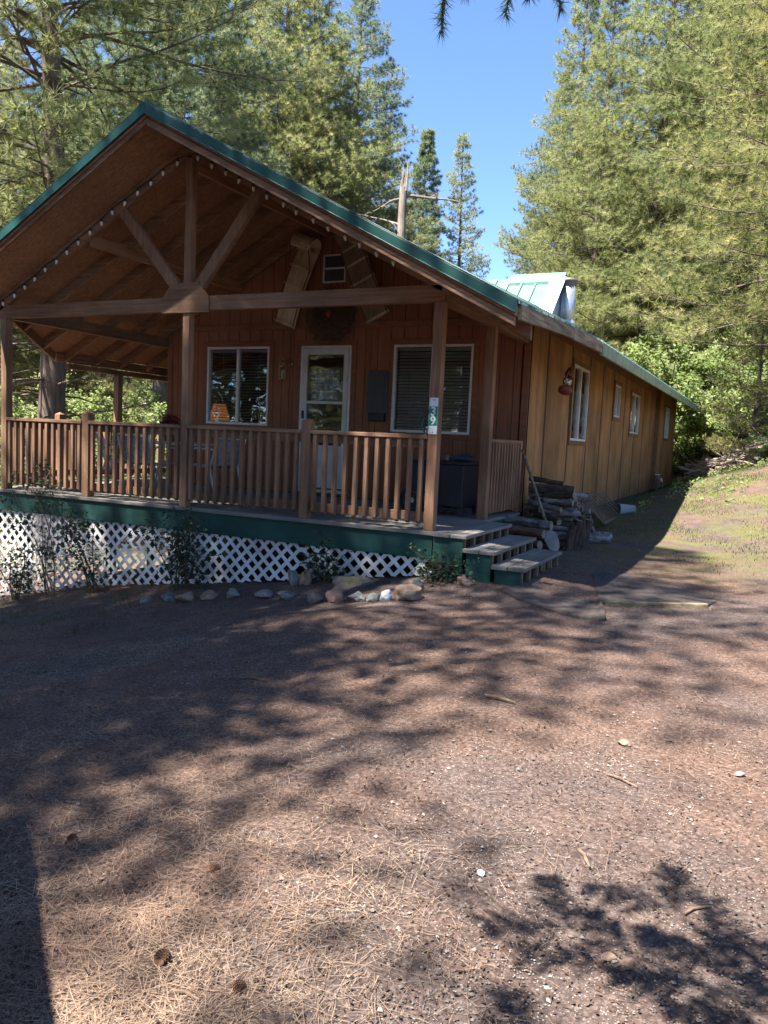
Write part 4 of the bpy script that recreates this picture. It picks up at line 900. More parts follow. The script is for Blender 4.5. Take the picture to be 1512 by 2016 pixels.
# spade leaning on the side wall
sp = thing('spade', (0.70, 2.5, G(0.7, 2.5)), 'long handled spade leaning on the cabin wall in front of the firewood', 'spade')
gs = G(0.74, 2.46); A, B = Vector((0.74, 2.46, gs + 0.0)), Vector((0.135, 2.84, 0.81)); d = (B - A).normalized()
MB().tube([A + d * 0.30, A + d * 0.7, B], [0.020, 0.018, 0.018], 10).build('spade_handle', 'old_wood_z', sp, smooth=True)
sdv = d.cross(Vector((0.7, -0.7, 0.1))).normalized(); nv = sdv.cross(d).normalized(); mb = MB(); prof_ = [(-0.01, 0.012), (0.06, 0.075), (0.16, 0.098), (0.25, 0.095), (0.28, 0.06), (0.30, 0.02), (0.40, 0.021)]
vsx = []
for s_, hw2 in prof_:
    for q in (-1, -0.5, 0, 0.5, 1): vsx.append(A + d * s_ + sdv * hw2 * q + nv * 0.022 * (1 - q * q))
vsx2 = [v - nv * 0.004 for v in vsx]; n5 = len(prof_); kk = len(vsx)
mb.add(vsx + vsx2, [(i * 5 + j, i * 5 + j + 1, (i + 1) * 5 + j + 1, (i + 1) * 5 + j) for i in range(n5 - 1) for j in range(4)] + [(kk + i * 5 + j, kk + (i + 1) * 5 + j, kk + (i + 1) * 5 + j + 1, kk + i * 5 + j + 1) for i in range(n5 - 1) for j in range(4)])
mb.build('spade_blade', 'steel', sp, smooth=True)

# firewood: every log its own thing
rnd = random.Random(21)
log_src = {}
def log_mesh(kind, seed, L, r):
    mb = MB(); r_ = random.Random(seed); n = 10; pts = []; rs_ = []
    for i in range(6):
        pts.append((-L / 2 + L * i / 5, r_.uniform(-0.006, 0.006), r_.uniform(-0.006, 0.006))); rs_.append(r * r_.uniform(0.93, 1.06))
    mb.tube(pts, rs_, n, mi=0, capmi=1, oval=r_.uniform(0.82, 1.0)); return mb.build('log', [kind, 'cut_wood'], None, smooth=False)
def put_log(kind, L, r, loc, rz, ry, label, group='firewood logs stacked by the side wall', rx=None):
    o = log_mesh(kind, rnd.randint(0, 99999), L, r); o.name = 'firewood_log'
    o.location = loc; o.rotation_euler = (rnd.uniform(0, 6) if rx is None else rx, ry, rz); tag(o, label, 'log', group); return o
LAB = {'grey_bark': 'grey pale-barked firewood log in the stack against the cabin wall', 'brown_bark': 'brown-barked firewood log in the stack against the cabin wall'}
yy = 2.36; row_h = [11, 12, 12, 11, 11, 10, 9, 8, 8, 7, 6, 5, 4, 3, 2]
for c, hgt in enumerate(row_h):
    y = 2.88 + c * 0.12; z = G(0.5, y) + 0.04
    for k in range(hgt):
        r = rnd.uniform(0.021, 0.046); kind = 'grey_bark' if rnd.random() < 0.66 else 'brown_bark'
        put_log(kind, rnd.uniform(0.34, 0.58), r, (0.53 + rnd.uniform(-0.11, 0.11), y + (0.06 if k % 2 else 0) + rnd.uniform(-0.015, 0.015), z), rnd.gauss(0, 0.22), rnd.gauss(0, 0.08), LAB[kind]); z += r * 1.72
put_log('brown_bark', 0.58, 0.068, (0.50, 3.02, 0.325), rad(8), 0.02, 'thick dark log lying on top of the firewood stack')
put_log('brown_bark', 0.5, 0.035, (0.42, 3.08, 0.42), rad(-14), 0.08, 'thin split stick on the thick top log of the firewood stack')
put_log('grey_bark', 0.4, 0.075, (0.74, 3.55, 0.22), rad(64), 0.1, 'short pale log set end-on at the top right of the firewood stack')
for i, (x, y, ln_, tl_) in enumerate(((0.86, 2.95, 0.40, 0.16), (0.88, 3.12, 0.44, 0.05), (0.87, 3.30, 0.40, -0.08), (0.90, 3.48, 0.36, 0.1), (0.84, 2.78, 0.34, 0.2))):
    put_log('brown_bark', ln_, 0.048, (x, y, G(x, y) + ln_ / 2 - 0.02), 0.3 * i, rad(90) + tl_, 'split log standing upright along the front of the firewood stack')
for i, (y, z, k, r, lb) in enumerate(((1.60, -0.33, 'brown_bark', 0.06, 'brown log lying lowest between the steps and the firewood stack'), (1.78, -0.25, 'brown_bark', 0.075, 'thick split brown log on the ground behind the bottom step'), (1.90, -0.13, 'red_bark', 0.060, 'reddish log lying above the brown ones behind the steps'), (2.20, -0.06, 'grey_bark', 0.075, 'patchy pale-barked log beside the side railing base'))):
    put_log(k, 0.60, r * 0.85, (0.43, y + 0.06, z), rad(-20 + 3 * i), 0.03, lb)
for i, (x, y) in enumerate(((0.98, 3.75), (1.0, 3.95))): put_log('grey_bark', 0.34, 0.07, (x, y, G(x, y) + 0.06), rad(20 + 40 * i), 0, ('loose pale log on the ground right of the firewood stack', 'dark ended log farthest right beside the firewood stack')[i])

# slatted wooden sled leaning on the wall
sl2 = thing('slatted_panel', (0.42, 6.8, G(0.42, 6.8)), 'curved slatted wooden panel leaning on the side wall past the firewood', 'panel')
g0 = G(0.6, 6.8)
def arc(z, x): return [(x - 0.05 * math.sin(math.pi * i / 10), 5.75 + 2.1 * i / 10, z + 0.06 * (0.25 - (i / 10 - 0.5) ** 2) * -1) for i in range(11)]
MB().tube(arc(0.075, 0.30), 0.022, 6).build('top_rail', 'stick', sl2); MB().tube(arc(g0 + 0.03, 0.72), 0.024, 6).build('bottom_rail', 'stick', sl2)
tp, bt = arc(0.075, 0.30), arc(g0 + 0.03, 0.72)
for i in range(0, 11): MB().bar(tp[i], Vector(bt[i]) + Vector((0, 0.05, 0)), 0.045, 0.015, up=(1, 0, 1)).build('slat', 'stick', sl2)
bk = thing('bucket', (0.62, 7.75, G(0.62, 7.75)), 'white plastic bucket lying on its side by the slatted panel', 'bucket')
cb = Vector((0.54, 7.62, G(0.6, 7.7) + 0.10)); mb = MB()
mb.lathe([(0.04, 0.0), (0.092, 0.0), (0.108, 0.30), (0.118, 0.305), (0.118, 0.32), (0.104, 0.32), (0.086, 0.01), (0.0, 0.008)], cb + Vector((0.33, 0.25, -0.015)), 24, axis=(-0.8, -0.6, 0.02)); mb.build('bucket_shell', 'sling', bk, smooth=True)
MB().tube([cb + Vector((0.05 - 0.09, 0.04 + 0.11, 0.0)), cb + Vector((-0.14, -0.05, -0.08)), cb + Vector((0.14, -0.16, -0.1))], 0.004, 5).build('bail', 'steel', bk)
# water spigot
wt = thing('water_spigot', (0.30, 16.2, G(0.3, 16.2)), 'standing water spigot with a hose tail at the far end of the side wall', 'spigot')
MB().tube([(0.30, 16.2, G(0.3, 16.2)), (0.30, 16.2, 0.22)], 0.03, 8).build('standpipe', 'steel', wt)
MB().tube([(0.30, 16.2, 0.12), (0.42, 16.05, 0.12), (0.44, 16.02, 0.04)], 0.03, 8).box(0.24, 0.36, 16.14, 16.26, 0.22, 0.25).build('tap', 'white_plastic', wt)
MB().tube([(0.44, 16.02, 0.04), (0.47, 15.9, -0.1), (0.52, 15.85, G(0.5, 15.8) + 0.02), (0.7, 15.9, G(0.7, 15.9) + 0.02)], 0.02, 6).build('hose_tail', 'hose', wt)

# edging rocks
RK = [(-2.849, -0.693, 0.085, 0.055, 'rock_grey', 'small flat pale rock at the left end of the rock row', 1), (-2.614, -0.622, 0.115, 0.075, 'rock_blue', 'blue grey rounded rock second in the row from the left', 2), (-2.377, -0.614, 0.14, 0.085, 'rock_tan', 'broad brown rock third in the row from the left', 3),
      (-2.087, -0.604, 0.125, 0.07, 'rock_tan', 'flat tan rock fourth in the row from the left', 4), (-1.817, -0.564, 0.125, 0.065, 'rock_grey', 'low grey wedge rock fifth in the row from the left', 5), (-1.425, -0.595, 0.135, 0.07, 'rock_grey', 'long pale grey rock sixth in the row, below the lattice', 6),
      (-1.123, -0.648, 0.15, 0.05, 'rock_blue', 'thin flat slab rock lying low in the middle of the row', 7), (-0.683, -0.849, 0.105, 0.09, 'rock_tan', 'speckled tan rock just left of the pink boulder', 8), (-0.451, -0.873, 0.115, 0.135, 'rock_pink', 'large pinkish boulder, tallest in the rock row', 9),
      (-0.232, -0.868, 0.125, 0.075, 'rock_blue', 'dark streaked slab rock right of the pink boulder', 10), (-0.075, -0.879, 0.085, 0.07, 'rock_blue', 'dark tilted rock touching the white rock', 12), (0.021, -0.832, 0.075, 0.085, 'rock_white', 'bright white quartz rock in the rock row', 13),
      (0.175, -0.716, 0.165, 0.11, 'rock_tan', 'big rough brown rock at the right end of the row', 14), (0.152, -0.42, 0.075, 0.10, 'rock_blue', 'upright blue grey rock behind the big rough end rock', 15), (-0.62, -0.28, 0.27, 0.085, 'rock_moss', 'wide low boulder with mossy patches behind the row against the lattice', 16),
      (-1.363, -0.146, 0.10, 0.15, 'rock_grey', 'pointed grey rock standing against the lattice', 17), (-1.221, -0.158, 0.09, 0.13, 'rock_tan', 'square brown rock beside the pointed rock at the lattice', 18), (0.516, -0.14, 0.11, 0.07, 'rock_tan', 'low brown rock at the foot of the steps', 19)]
for x, y, s, h, m, lb, sd_ in RK:
    z = G(x, y) + h * 0.33
    o = blob((x, y, z), (s * 0.84, s * 0.7, h * 0.9), sd_ * 7, 3, 0.6).build('rock', m, None, origin=(x, y, z)); o.rotation_euler = (0, 0, 0); tag(o, lb, 'rock', 'edging rocks below the porch')

# timber half buried at the pad edge
tag(MB().bar((1.83, -0.345, G(1.83, -0.345) + 0.002), (2.60, -0.015, G(2.6, 0.0) + 0.006), 0.04, 0.07).build('edging_timber', 'old_wood_x', None, bevel=0.008, origin=(2.2, -0.2, -0.45)), 'weathered edging timber sunk in the ground right of the pad', 'timber')

# ---------------------------------------------------------------- litter
rn = np.random.RandomState(8)
def scatter(n, power=1.0):
    """points over the yard in front of the camera, denser where near"""
    dmin, dmax = 1.1, 11.0
    d = dmin * (dmax / dmin) ** (rn.uniform(0, 1, n) ** power); a = rad(25.7) + rn.uniform(-0.56, 0.56, n)
    return CAM.x - d * np.sin(a), CAM.y + d * np.cos(a)
def outside(x, y): return ~((y > -0.05) & (x < 1.1)) 
def patch(x, y):
    return np.clip(0.42 + 0.30 * np.sin(4.3 * x + 2.1 * y) * np.sin(3.7 * y - 1.3 * x + 0.7) + 0.22 * np.sin(9.1 * x - 6.3 * y) * np.sin(7.7 * y + 3 * x) + 0.45 * np.sin(x * 1.3 + 0.5) * np.sin(y * 1.1 + 1.2) + 0.35 * np.sin(2.9 * x - 1.7 * y) + 0.45 * np.clip((1.6 - x) / 3, -0.7, 1), 0.06, 1) * (0.16 + 0.84 * sstep((2.35 - x - 0.25 * (y + 5)) / 1.1))
x, y = scatter(125000, 1.05); k = outside(x, y) & (rn.uniform(0, 1, len(x)) < patch(x, y)); x, y = x[k], y[k]; n = len(x)
z = gz(x, y) + rn.uniform(0.002, 0.013, n); a = rn.uniform(0, 2 * math.pi, n); L = np.clip(rn.lognormal(-3.45, 0.5, n), 0.008, 0.075); wd = rn.uniform(0.0004, 0.0008, n); bend = rn.normal(0, 0.10, n); dz = rn.normal(0, 0.06, n)
p0 = np.stack([x, y, z], 1); d1 = np.stack([np.cos(a), np.sin(a), dz], 1); d2 = np.stack([np.cos(a + bend), np.sin(a + bend), -dz], 1); s1 = np.stack([-np.sin(a), np.cos(a), 0 * a], 1) * wd[:, None]
p1 = p0 + d1 * L[:, None]; p2 = p1 + d2 * L[:, None]; lift = np.array([0, 0, 0.002])
quads = np.stack([p0 - s1, p1 - s1, p1 + s1, p0 + s1, p1 - s1, p2 - s1 * 0.4, p2 + s1 * 0.4, p1 + s1], 1).reshape(-1, 3)
tag(link('pine_needles', np_mesh('pine_needles', quads, 4, 'needle_litter')), kind='stuff')
x, y = scatter(60000, 1.1); k = outside(x, y) & (rn.uniform(0, 1, len(x)) < 1.05 - patch(x, y) * 0.95); x, y = x[k], y[k]; n = len(x)
r = rn.uniform(0.0010, 0.0042, n) * np.where(rn.uniform(0, 1, n) < 0.04, 2.4, 1); z = gz(x, y) + r * 0.35 + 0.002
oc = np.array([(1, 0, 0), (0, 1, 0), (-1, 0, 0), (0, -1, 0), (0, 0, 0.7), (0, 0, -0.7)], float); tri = [(0, 1, 4), (1, 2, 4), (2, 3, 4), (3, 0, 4), (1, 0, 5), (2, 1, 5), (3, 2, 5), (0, 3, 5)]
jit = rn.uniform(0.6, 1.3, (n, 6, 1)); an = rn.uniform(0, 6.28, n); c_, s_ = np.cos(an)[:, None], np.sin(an)[:, None]
ox = oc[None, :, 0] * c_ - oc[None, :, 1] * s_; oy = oc[None, :, 0] * s_ + oc[None, :, 1] * c_
P8 = np.stack([ox, oy, np.broadcast_to(oc[None, :, 2], ox.shape)], -1) * jit * r[:, None, None] + np.stack([x, y, z], 1)[:, None, :]
me = bpy.data.meshes.new('gravel'); F = (np.arange(n)[:, None, None] * 6 + np.array(tri)[None]).reshape(-1, 3)
me.from_pydata(P8.reshape(-1, 3).tolist(), [], F.tolist()); me.materials.append(M['pebble']); tag(link('gravel', me), kind='stuff')

x, y = scatter(16000, 1.15); k = outside(x, y); x, y = x[k], y[k]
tag(link('bark_chips', np_mesh('bark_chips', leaf_quads(np.stack([x, y, gz(x, y) + rn.uniform(0.003, 0.009, len(x))], 1), 0.016, rn, 6.0, 0.5), 4, 'chip')), kind='stuff')

# grass and weeds
def blades(x, y, h, wd, rn):
    n = len(x); z = gz(x, y); a = rn.uniform(0, 6.28, n); ln = rn.uniform(0.1, 0.7, n); H = h * rn.uniform(0.5, 1.3, n)
    b = np.stack([x, y, z], 1); s = np.stack([np.cos(a), np.sin(a), 0 * a], 1) * wd; t = b + np.stack([-np.sin(a) * ln * H, np.cos(a) * ln * H, H], 1)
    return np.stack([b - s, b + s, t], 1).reshape(-1, 3)
def gmask(x, y): return 0.5 + 0.5 * np.sin(x * 2.1 + y * 0.9) * np.sin(y * 1.6 - x) + 0.3 * np.sin(5 * x + 3 * y)
n = 110000; x = 0.15 + rn.uniform(0, 1, n) ** 0.8 * 5.5; y = 2.0 + rn.uniform(0, 1, n) ** 0.9 * 20; k = (rn.uniform(0.1, 1.0, n) < gmask(x, y) * np.clip((y - 1.5) / 5, 0.12, 1)); x, y = x[k], y[k]
V1 = blades(x, y, 0.034, 0.005, rn)
n = 2600; x = rn.uniform(-5.5, -2.4, n); y = rn.uniform(-2.0, -0.1, n); k = rn.uniform(0, 1, n) < np.clip(gmask(x * 2, y * 2) - 0.25, 0, 1); V2 = blades(x[k], y[k], 0.05, 0.005, rn)
tag(link('grass', np_mesh('grass', np.concatenate([V1, V2]), 3, 'grass')), kind='stuff')
n = 4200; x = rn.uniform(0.9, 5.0, n); y = rn.uniform(7, 22, n); k = np.sin(x * 1.9 + 1) * np.sin(y * 0.9 + x) > 0.05; x, y = x[k], y[k]
tag(link('ground_cover', np_mesh('ground_cover', leaf_quads(np.stack([x, y, gz(x, y) + rn.uniform(0.02, 0.16, len(x))], 1), 0.07, rn, 1.2), 4, 'leaf_bright')), kind='stuff')

# cones, sticks and chips that can be told apart
def cone_mesh(s, seed):
    mb = MB(); r_ = random.Random(seed)
    for ring in range(9):
        t = ring / 8; rr = 0.5 * math.sin(math.pi * (0.15 + 0.8 * t)) ** 0.8
        for j in range(9):
            a = 6.283 * (j + 0.5 * (ring % 2)) / 9; c = Vector((rr * 0.7 * math.cos(a), rr * 0.7 * math.sin(a), (t - 0.5) * 1.1)); o = Vector((math.cos(a), math.sin(a), 0.5)); sd3 = Vector((-math.sin(a), math.cos(a), 0)) * 0.16
            q = [c - sd3, c + sd3, c + o * 0.30 + sd3 * 0.6, c + o * 0.30 - sd3 * 0.6]; mb.add([v * s for v in q] + [(v + Vector((0, 0, -0.05))) * s for v in q], [(0, 1, 2, 3), (7, 6, 5, 4), (2, 6, 7, 3), (0, 3, 7, 4), (1, 5, 6, 2)])
    mb.lathe([(0.1 * s, -0.55 * s), (0.36 * s, 0), (0.08 * s, 0.55 * s)], (0, 0, 0), 8); return mb
for x, y, s, rz, lb in ((1.524, -5.341, 0.034, 0.3, 'dark open pine cone in the sunlit needles at lower left'), (1.772, -5.326, 0.028, 1.2, 'reddish flattened pine cone right of the dark cone'), (1.353, -4.902, 0.028, 2.2, 'brown pine cone near the upper edge of the sunny needles'), (0.76, -4.96, 0.028, 0.7, 'rusty pine cone against the shaded left edge')):
    o = cone_mesh(s, int(x * 100)).build('pine_cone', 'cone_brown', None); o.location = (x, y, G(x, y) + s * 0.38); o.rotation_euler = (1.4, 0.2, rz); tag(o, lb, 'pine cone', 'pine cones on the yard')
STK = [(1.675, -5.414, 0.05, 0.007, 0.1, 'short dark stick below the dark pine cone'), (2.46, -4.251, 0.075, 0.009, -1.0, 'pale split stick in the sunlit middle of the yard'), (2.482, -3.581, 0.10, 0.006, -0.4, 'thin pale stick lying in the right sunlit patch'),
       (-0.116, -1.64, 0.16, 0.006, -0.5, 'curved pale branch in the small sun patch below the rocks'), (1.744, -2.961, 0.12, 0.012, -0.1, 'dark bark strip on the grey part of the yard'), (0.23, -3.088, 0.12, 0.007, 0.3, 'brown stick in the left middle shade'), (2.842, -4.375, 0.08, 0.006, 0.9, 'dark twig in the right hand dapples')]
rnd = random.Random(6)
for x, y, L, r, rz, lb in STK:
    L *= 0.75; r *= 0.7; mb = MB(); c, s = math.cos(rz), math.sin(rz); mb.tube([(-L * c, -L * s, 0), (-0.3 * L * c - 0.1 * L * s, -0.3 * L * s + 0.1 * L * c, 0.004), (0.4 * L * c, 0.4 * L * s, 0.002), (L * c + 0.05 * L * s, L * s - 0.08 * L * c, 0)], [r, r * 1.05, r * 0.9, r * 0.6], 7); o = mb.build('stick', 'stick', None); o.location = (x, y, G(x, y) + r + 0.004); tag(o, lb, 'stick', 'sticks lying on the yard')
for x, y, s, m, lb in ((2.167, -4.508, 0.015, 'rock_white', 'round cream pebble in the sunlit centre of the yard'), (2.623, -4.705, 0.020, 'rock_tan', 'tan pebble among the lower right dapples'), (2.43, -3.19, 0.03, 'rock_tan', 'flat tan stone in the right sunlit patch'), (2.93, -3.3, 0.02, 'rock_grey', 'grey stone at the right shadow edge')):
    z = G(x, y) + s * 0.5; tag(blob((x, y, z), (s * 1.2, s * 0.95, s * 0.7), int(s * 1e4), 3, 0.5).build('pebble', m, None, origin=(x, y, z)), lb, 'pebble', 'single stones on the yard')

# ---------------------------------------------------------------- vegetation
def nrm(v): return v / (np.linalg.norm(v, axis=-1, keepdims=True) + 1e-9)
def needle_tufts(P, D, n, L, wd, spread, rn):
    T = len(P); d = nrm(D[:, None, :] * (1.0) + rn.normal(size=(T, n, 3)) * spread); l = L * rn.uniform(0.65, 1.15, (T, n, 1))
    s = nrm(np.cross(d, rn.normal(size=(T, n, 3)))) * wd * 0.5
    b = P[:, None, :] + d * l * 0.06; t = P[:, None, :] + d * l; t[:, :, 2] -= l[:, :, 0] * 0.12
    return np.stack([b - s, b + s, t], 2).reshape(-1, 3)
PINES = {}
def pine_mesh(key, seed, H, z0, R, step, nl, tn, L, wd, prof, mt, dead=0, tr=None, spread=0.9, droop=0.0, lean=0.0, thick=1.0):
    if key in PINES: return PINES[key]
    r_ = random.Random(seed); rn = np.random.RandomState(seed); mb = MB(); tr = tr or (0.0115 * H + 0.06)
    ph1, ph2 = r_.uniform(0, 6), r_.uniform(0, 6)
    cx = lambda z: 0.10 * math.sin(z * 0.35 + ph1) * min(z / 6, 1) + lean * z * z / H; cy = lambda z: 0.10 * math.sin(z * 0.31 + ph2) * min(z / 6, 1)
    zs = [H * i / 18 for i in range(19)]
    mb.tube([(cx(z), cy(z), z - 0.6 if z == 0 else z) for z in zs], [tr * (1.22 if z == 0 else 1) * max(1 - 0.93 * (z / H) ** 0.9, 0.04) for z in zs], 12, cap=False)
    TP, TD = [], []; az = r_.uniform(0, 6)
    z = max(1.4, z0 - dead * 5.0) if dead else z0
    while z < H - 0.25:
        t = (z - z0) / (H - z0)
        isdead = z < z0
        for k in range(nl if not isdead else max(1, nl - 2)):
            az += 2.4 + r_.uniform(-0.4, 0.4); zz = z + r_.uniform(-step / 2, step / 2)
            LL = (R * prof(max(t, 0)) * r_.uniform(0.62, 1.18)) if not isdead else R * r_.uniform(0.25, 0.8)
            if LL < 0.15: continue
            up = (0.16 + 0.75 * max(t, 0) ** 1.5 + r_.uniform(-0.28, 0.25)) - droop
            d = Vector((math.cos(az), math.sin(az), up)).normalized(); p = Vector((cx(zz), cy(zz), zz)); pts = [p.copy()]; ns = 6
            for i in range(ns):
                d = (d + Vector((r_.uniform(-0.16, 0.16), r_.uniform(-0.16, 0.16), (-0.10 if i < 3 else 0.13) + r_.uniform(-0.06, 0.06)))).normalized(); p = p + d * LL / ns; pts.append(p.copy())
            rb = (0.008 + 0.0075 * LL) * thick
            mb.tube(pts, [rb * (1 - 0.86 * i / ns) for i in range(ns + 1)], 5, cap=False)
            nsub = max(3, int(LL * 3.1)) if not isdead else max(2, int(LL * 2))
            for j in range(nsub):
                u = 0.28 + 0.72 * (j + r_.uniform(0, 0.8)) / nsub; u = min(u, 0.99); f = u * ns; i = int(f); q = pts[i].lerp(pts[min(i + 1, ns)], f - i); dd = (pts[min(i + 1, ns)] - pts[i]).normalized()
                side = dd.cross(Vector((0, 0, 1))).normalized() * (1 if j % 2 else -1); sl3 = (0.26 + 0.45 * LL * (1 - u) ** 0.7) * r_.uniform(0.6, 1.2); sl3 = min(sl3, 1.1)
                sdir = (dd * 0.75 + side * r_.uniform(0.6, 1.1) + Vector((0, 0, r_.uniform(-0.15, 0.5)))).normalized(); e = q + sdir * sl3; mid = q.lerp(e, 0.5) + Vector((0, 0, r_.uniform(-0.06, 0.02)))
                mb.tube([q, mid, e], [0.008 * thick, 0.006 * thick, 0.004 * thick], 3, cap=False)
                if isdead:
                    if r_.random() < 0.5: mb.tube([mid, mid + Vector((r_.uniform(-0.3, 0.3), r_.uniform(-0.3, 0.3), r_.uniform(-0.3, 0.1)))], [0.005, 0.003], 3, cap=False)
                    if r_.random() > 0.10: continue
                cnt = max(1, int(sl3 / (L * 1.25)))
                for c in range(cnt + 1):
                    w_ = 1 - c / (cnt + 0.6) * 0.85; pp = q.lerp(e, w_); TP.append(tuple(pp)); TD.append(tuple((sdir + Vector((0, 0, 0.45))).normalized()))
            if not isdead: TP.append(tuple(pts[-1])); TD.append(tuple((d + Vector((0, 0, 0.3))).normalized()))
        z += step * r_.uniform(0.8, 1.2)
    TP.append((cx(H), cy(H), H)); TD.append((0, 0, 1))
    V = needle_tufts(np.array(TP), np.array(TD), tn, L, wd, spread, rn)
    cm = np_mesh('crown', V, 3, mt); tm_o = mb.build('trunk', ['bark'], None, smooth=True); tm = tm_o.data; bpy.data.objects.remove(tm_o)
    PINES[key] = (tm, cm); return PINES[key]
rounded = lambda t: (0.55 + 0.6 * math.sin(math.pi * min(t * 0.9 + 0.1, 1))) * (1 - t ** 3) * 0.95
conical = lambda t: (1 - t) ** 0.85 + 0.03
spire = lambda t: (1 - t) ** 0.7 * (0.85 + 0.15 * math.sin(t * 40)) + 0.02
pine_mesh('pineA', 1, 25, 5.0, 4.0, 0.36, 5, 42, 0.25, 0.016, rounded, 'pine', dead=0.4)
pine_mesh('pineB', 2, 24, 4.2, 4.7, 0.33, 5, 42, 0.24, 0.0135, conical, 'pine', dead=0.2)
pine_mesh('pineC', 3, 20, 2.4, 4.4, 0.32, 5, 42, 0.23, 0.0125, conical, 'pine_yellow', dead=0.0)
pine_mesh('pineD', 4, 27, 6.5, 3.9, 0.40, 5, 40, 0.26, 0.017, rounded, 'pine_blue', dead=0.8)
pine_mesh('pineF', 15, 23, 5.6, 4.5, 0.34, 5, 42, 0.24, 0.0135, rounded, 'pine', dead=0.7)
pine_mesh('pineE', 5, 22, 4.2, 4.4, 0.36, 5, 42, 0.25, 0.0145, rounded, 'pine', dead=0.6)
pine_mesh('pineG', 19, 25, 5.0, 4.2, 0.62, 4, 26, 0.26, 0.018, rounded, 'pine', dead=0.4)
pine_mesh('spireA', 6, 24, 2.0, 4.3, 0.34, 6, 30, 0.34, 0.036, spire, 'pine_blue', spread=0.9)
pine_mesh('spireB', 7, 24, 2.0, 4.4, 0.46, 5, 18, 0.30, 0.034, spire, 'pine', spread=0.9)
pine_mesh('young', 8, 6.5, 0.5, 2.1, 0.30, 5, 20, 0.20, 0.020, conical, 'pine_yellow')

def pos(px, d):
    a = rad(25.7) - math.atan((px - 756) / 1526.4); return CAM.x - d * math.sin(a), CAM.y + d * math.cos(a)
def tree(key, x, y, s, rz, label, cat='pine tree', group=None, name='pine_tree', dz=0.0, sxy=None):
    tm, cm = PINES[key]; t = thing(name, (x, y, G(x, y) + dz), label, cat, group)
    link('trunk', tm, t); link('crown', cm, t); t.scale = (sxy or s, sxy or s, s); t.rotation_euler = (0, 0, rz); return t
def tp(key, px, d, s, rz, label, **k):
    x, y = pos(px, d); return tree(key, x, y, s, rz, label, **k)
# trees one can tell apart
tp('pineF', 92, 19, 1.05, 0.4, 'large rough-barked pine with a thick trunk at the left edge beyond the porch')
tp('pineD', 312, 31, 1.0, 2.0, 'pine trunk seen under the porch roof right of the back post')
tp('pineA', 335, 36, 1.05, 1.1, 'tall pine with a dark trunk rising above the roof peak')
tp('pineA', 588, 42, 1.12, 3.3, 'tall pine with a reddish trunk above the middle of the right roof slope')
tp('pineD', 668, 47, 1.08, 5.0, 'dark tall pine bordering the left side of the open sky')
tp('spireA', 806, 68, 1.05, 0.2, 'dense narrow conifer with a pointed top against the sky', cat='conifer', name='conifer_tree', sxy=0.95)
tp('spireB', 876, 70, 1.06, 1.7, 'thin open conifer with sparse twiggy branches against the sky', cat='conifer', name='conifer_tree', sxy=0.95)
tp('pineB', 1140, 38, 0.95, 0.9, 'bushy pine at the right edge of the open sky')
tp('pineB', 1245, 37, 1.15, 2.2, 'broad bright green pine behind the far end of the cabin')
tp('pineC', 1350, 40, 1.35, 4.1, 'yellowish pine in the middle of the right hand trees')
tp('pineF', 1462, 32, 1.12, 1.9, 'pine with many bare inner branches at the upper right')
tp('pineC', 1585, 23, 1.1, 0.3, 'nearest pine hanging its boughs into the right edge')
tp('pineD', 1065, 52, 0.92, 0.6, 'dark pine peeking out behind the bushy right hand pine')
tp('young', 1470, 26, 0.85, 0.0, 'young feathery fir over the brush at the right', cat='fir tree', name='fir_tree')
tp('young', 1010, 44, 0.9, 2.5, 'small young pine low between the roof and the right hand pines')
tp('pineA', 530, 42, 1.2, 0.7, 'slender pine filling the gap left of the reddish trunked pine')
tp('pineE', 722, 58, 1.05, 2.7, 'far pine leaning over the left rim of the open sky')
tp('pineB', 1092, 45, 1.12, 4.4, 'tall pine reaching highest at the right rim of the open sky')
# the wood behind
rnd = random.Random(14); wood_px = [(-60, 46), (20, 44), (150, 48), (200, 42), (255, 46), (420, 48), (480, 44), (530, 55), (575, 60), (660, 62), (740, 66), (770, 58), (30, 52), (110, 60), (320, 62), (400, 66), (470, 68), (900, 78), (975, 72), (1010, 62), (1180, 50), (1290, 46), (1390, 42), (1480, 38), (1540, 34), (1110, 66), (1250, 62), (1430, 55), (1510, 50), (820, 82), (-140, 40), (1010, 80), (70, 70), (180, 72), (290, 75)]
for i, (px, d) in enumerate(wood_px):
    low = px in (740, 770, 820, 900, 975, 1010)
    key = rnd.choice(('pineA', 'pineB', 'pineD', 'pineE', 'pineC')); s = rnd.uniform(0.85, 1.1) * (1.0 if not low else 0.42)
    tp(key, px, d, s, rnd.uniform(0, 6.28), 'pine in the dense wood standing behind the nearer trees', group='pines of the wood behind the cabin')

# broken snag
x, y = pos(766, 38); zb = G(x, y); sn = thing('dead_snag', (x, y, zb), 'broken bare grey snag with splintered top and dead limbs behind the roof', 'dead tree')
mb = MB(); Hs = 12.9 - zb; zt_ = zb + Hs
mb.tube([(x + 0.05 * math.sin(i), y, zb - 0.5 + (Hs + 0.4) * i / 12) for i in range(13)], [0.30 - 0.12 * i / 12 for i in range(13)], 14, cap=True)
for a, h, dx_ in ((0.3, 0.95, -0.10), (2.0, 0.55, 0.02), (3.4, 1.15, 0.14), (4.8, 0.4, 0.08), (1.2, 0.35, -0.17)):
    bx2 = x + dx_ ; mb.tube([(bx2, y + 0.05 * math.cos(a), zt_ - 0.3), (bx2 + 0.02, y, zt_ + h * 0.5), (bx2 + 0.05 * math.sin(a), y, zt_ + h)], [0.085, 0.05, 0.008], 6)
mb.build('trunk', 'dead_wood', sn)
rnd = random.Random(5)
cr3 = Vector((math.cos(rad(20)), math.sin(rad(20)), 0))
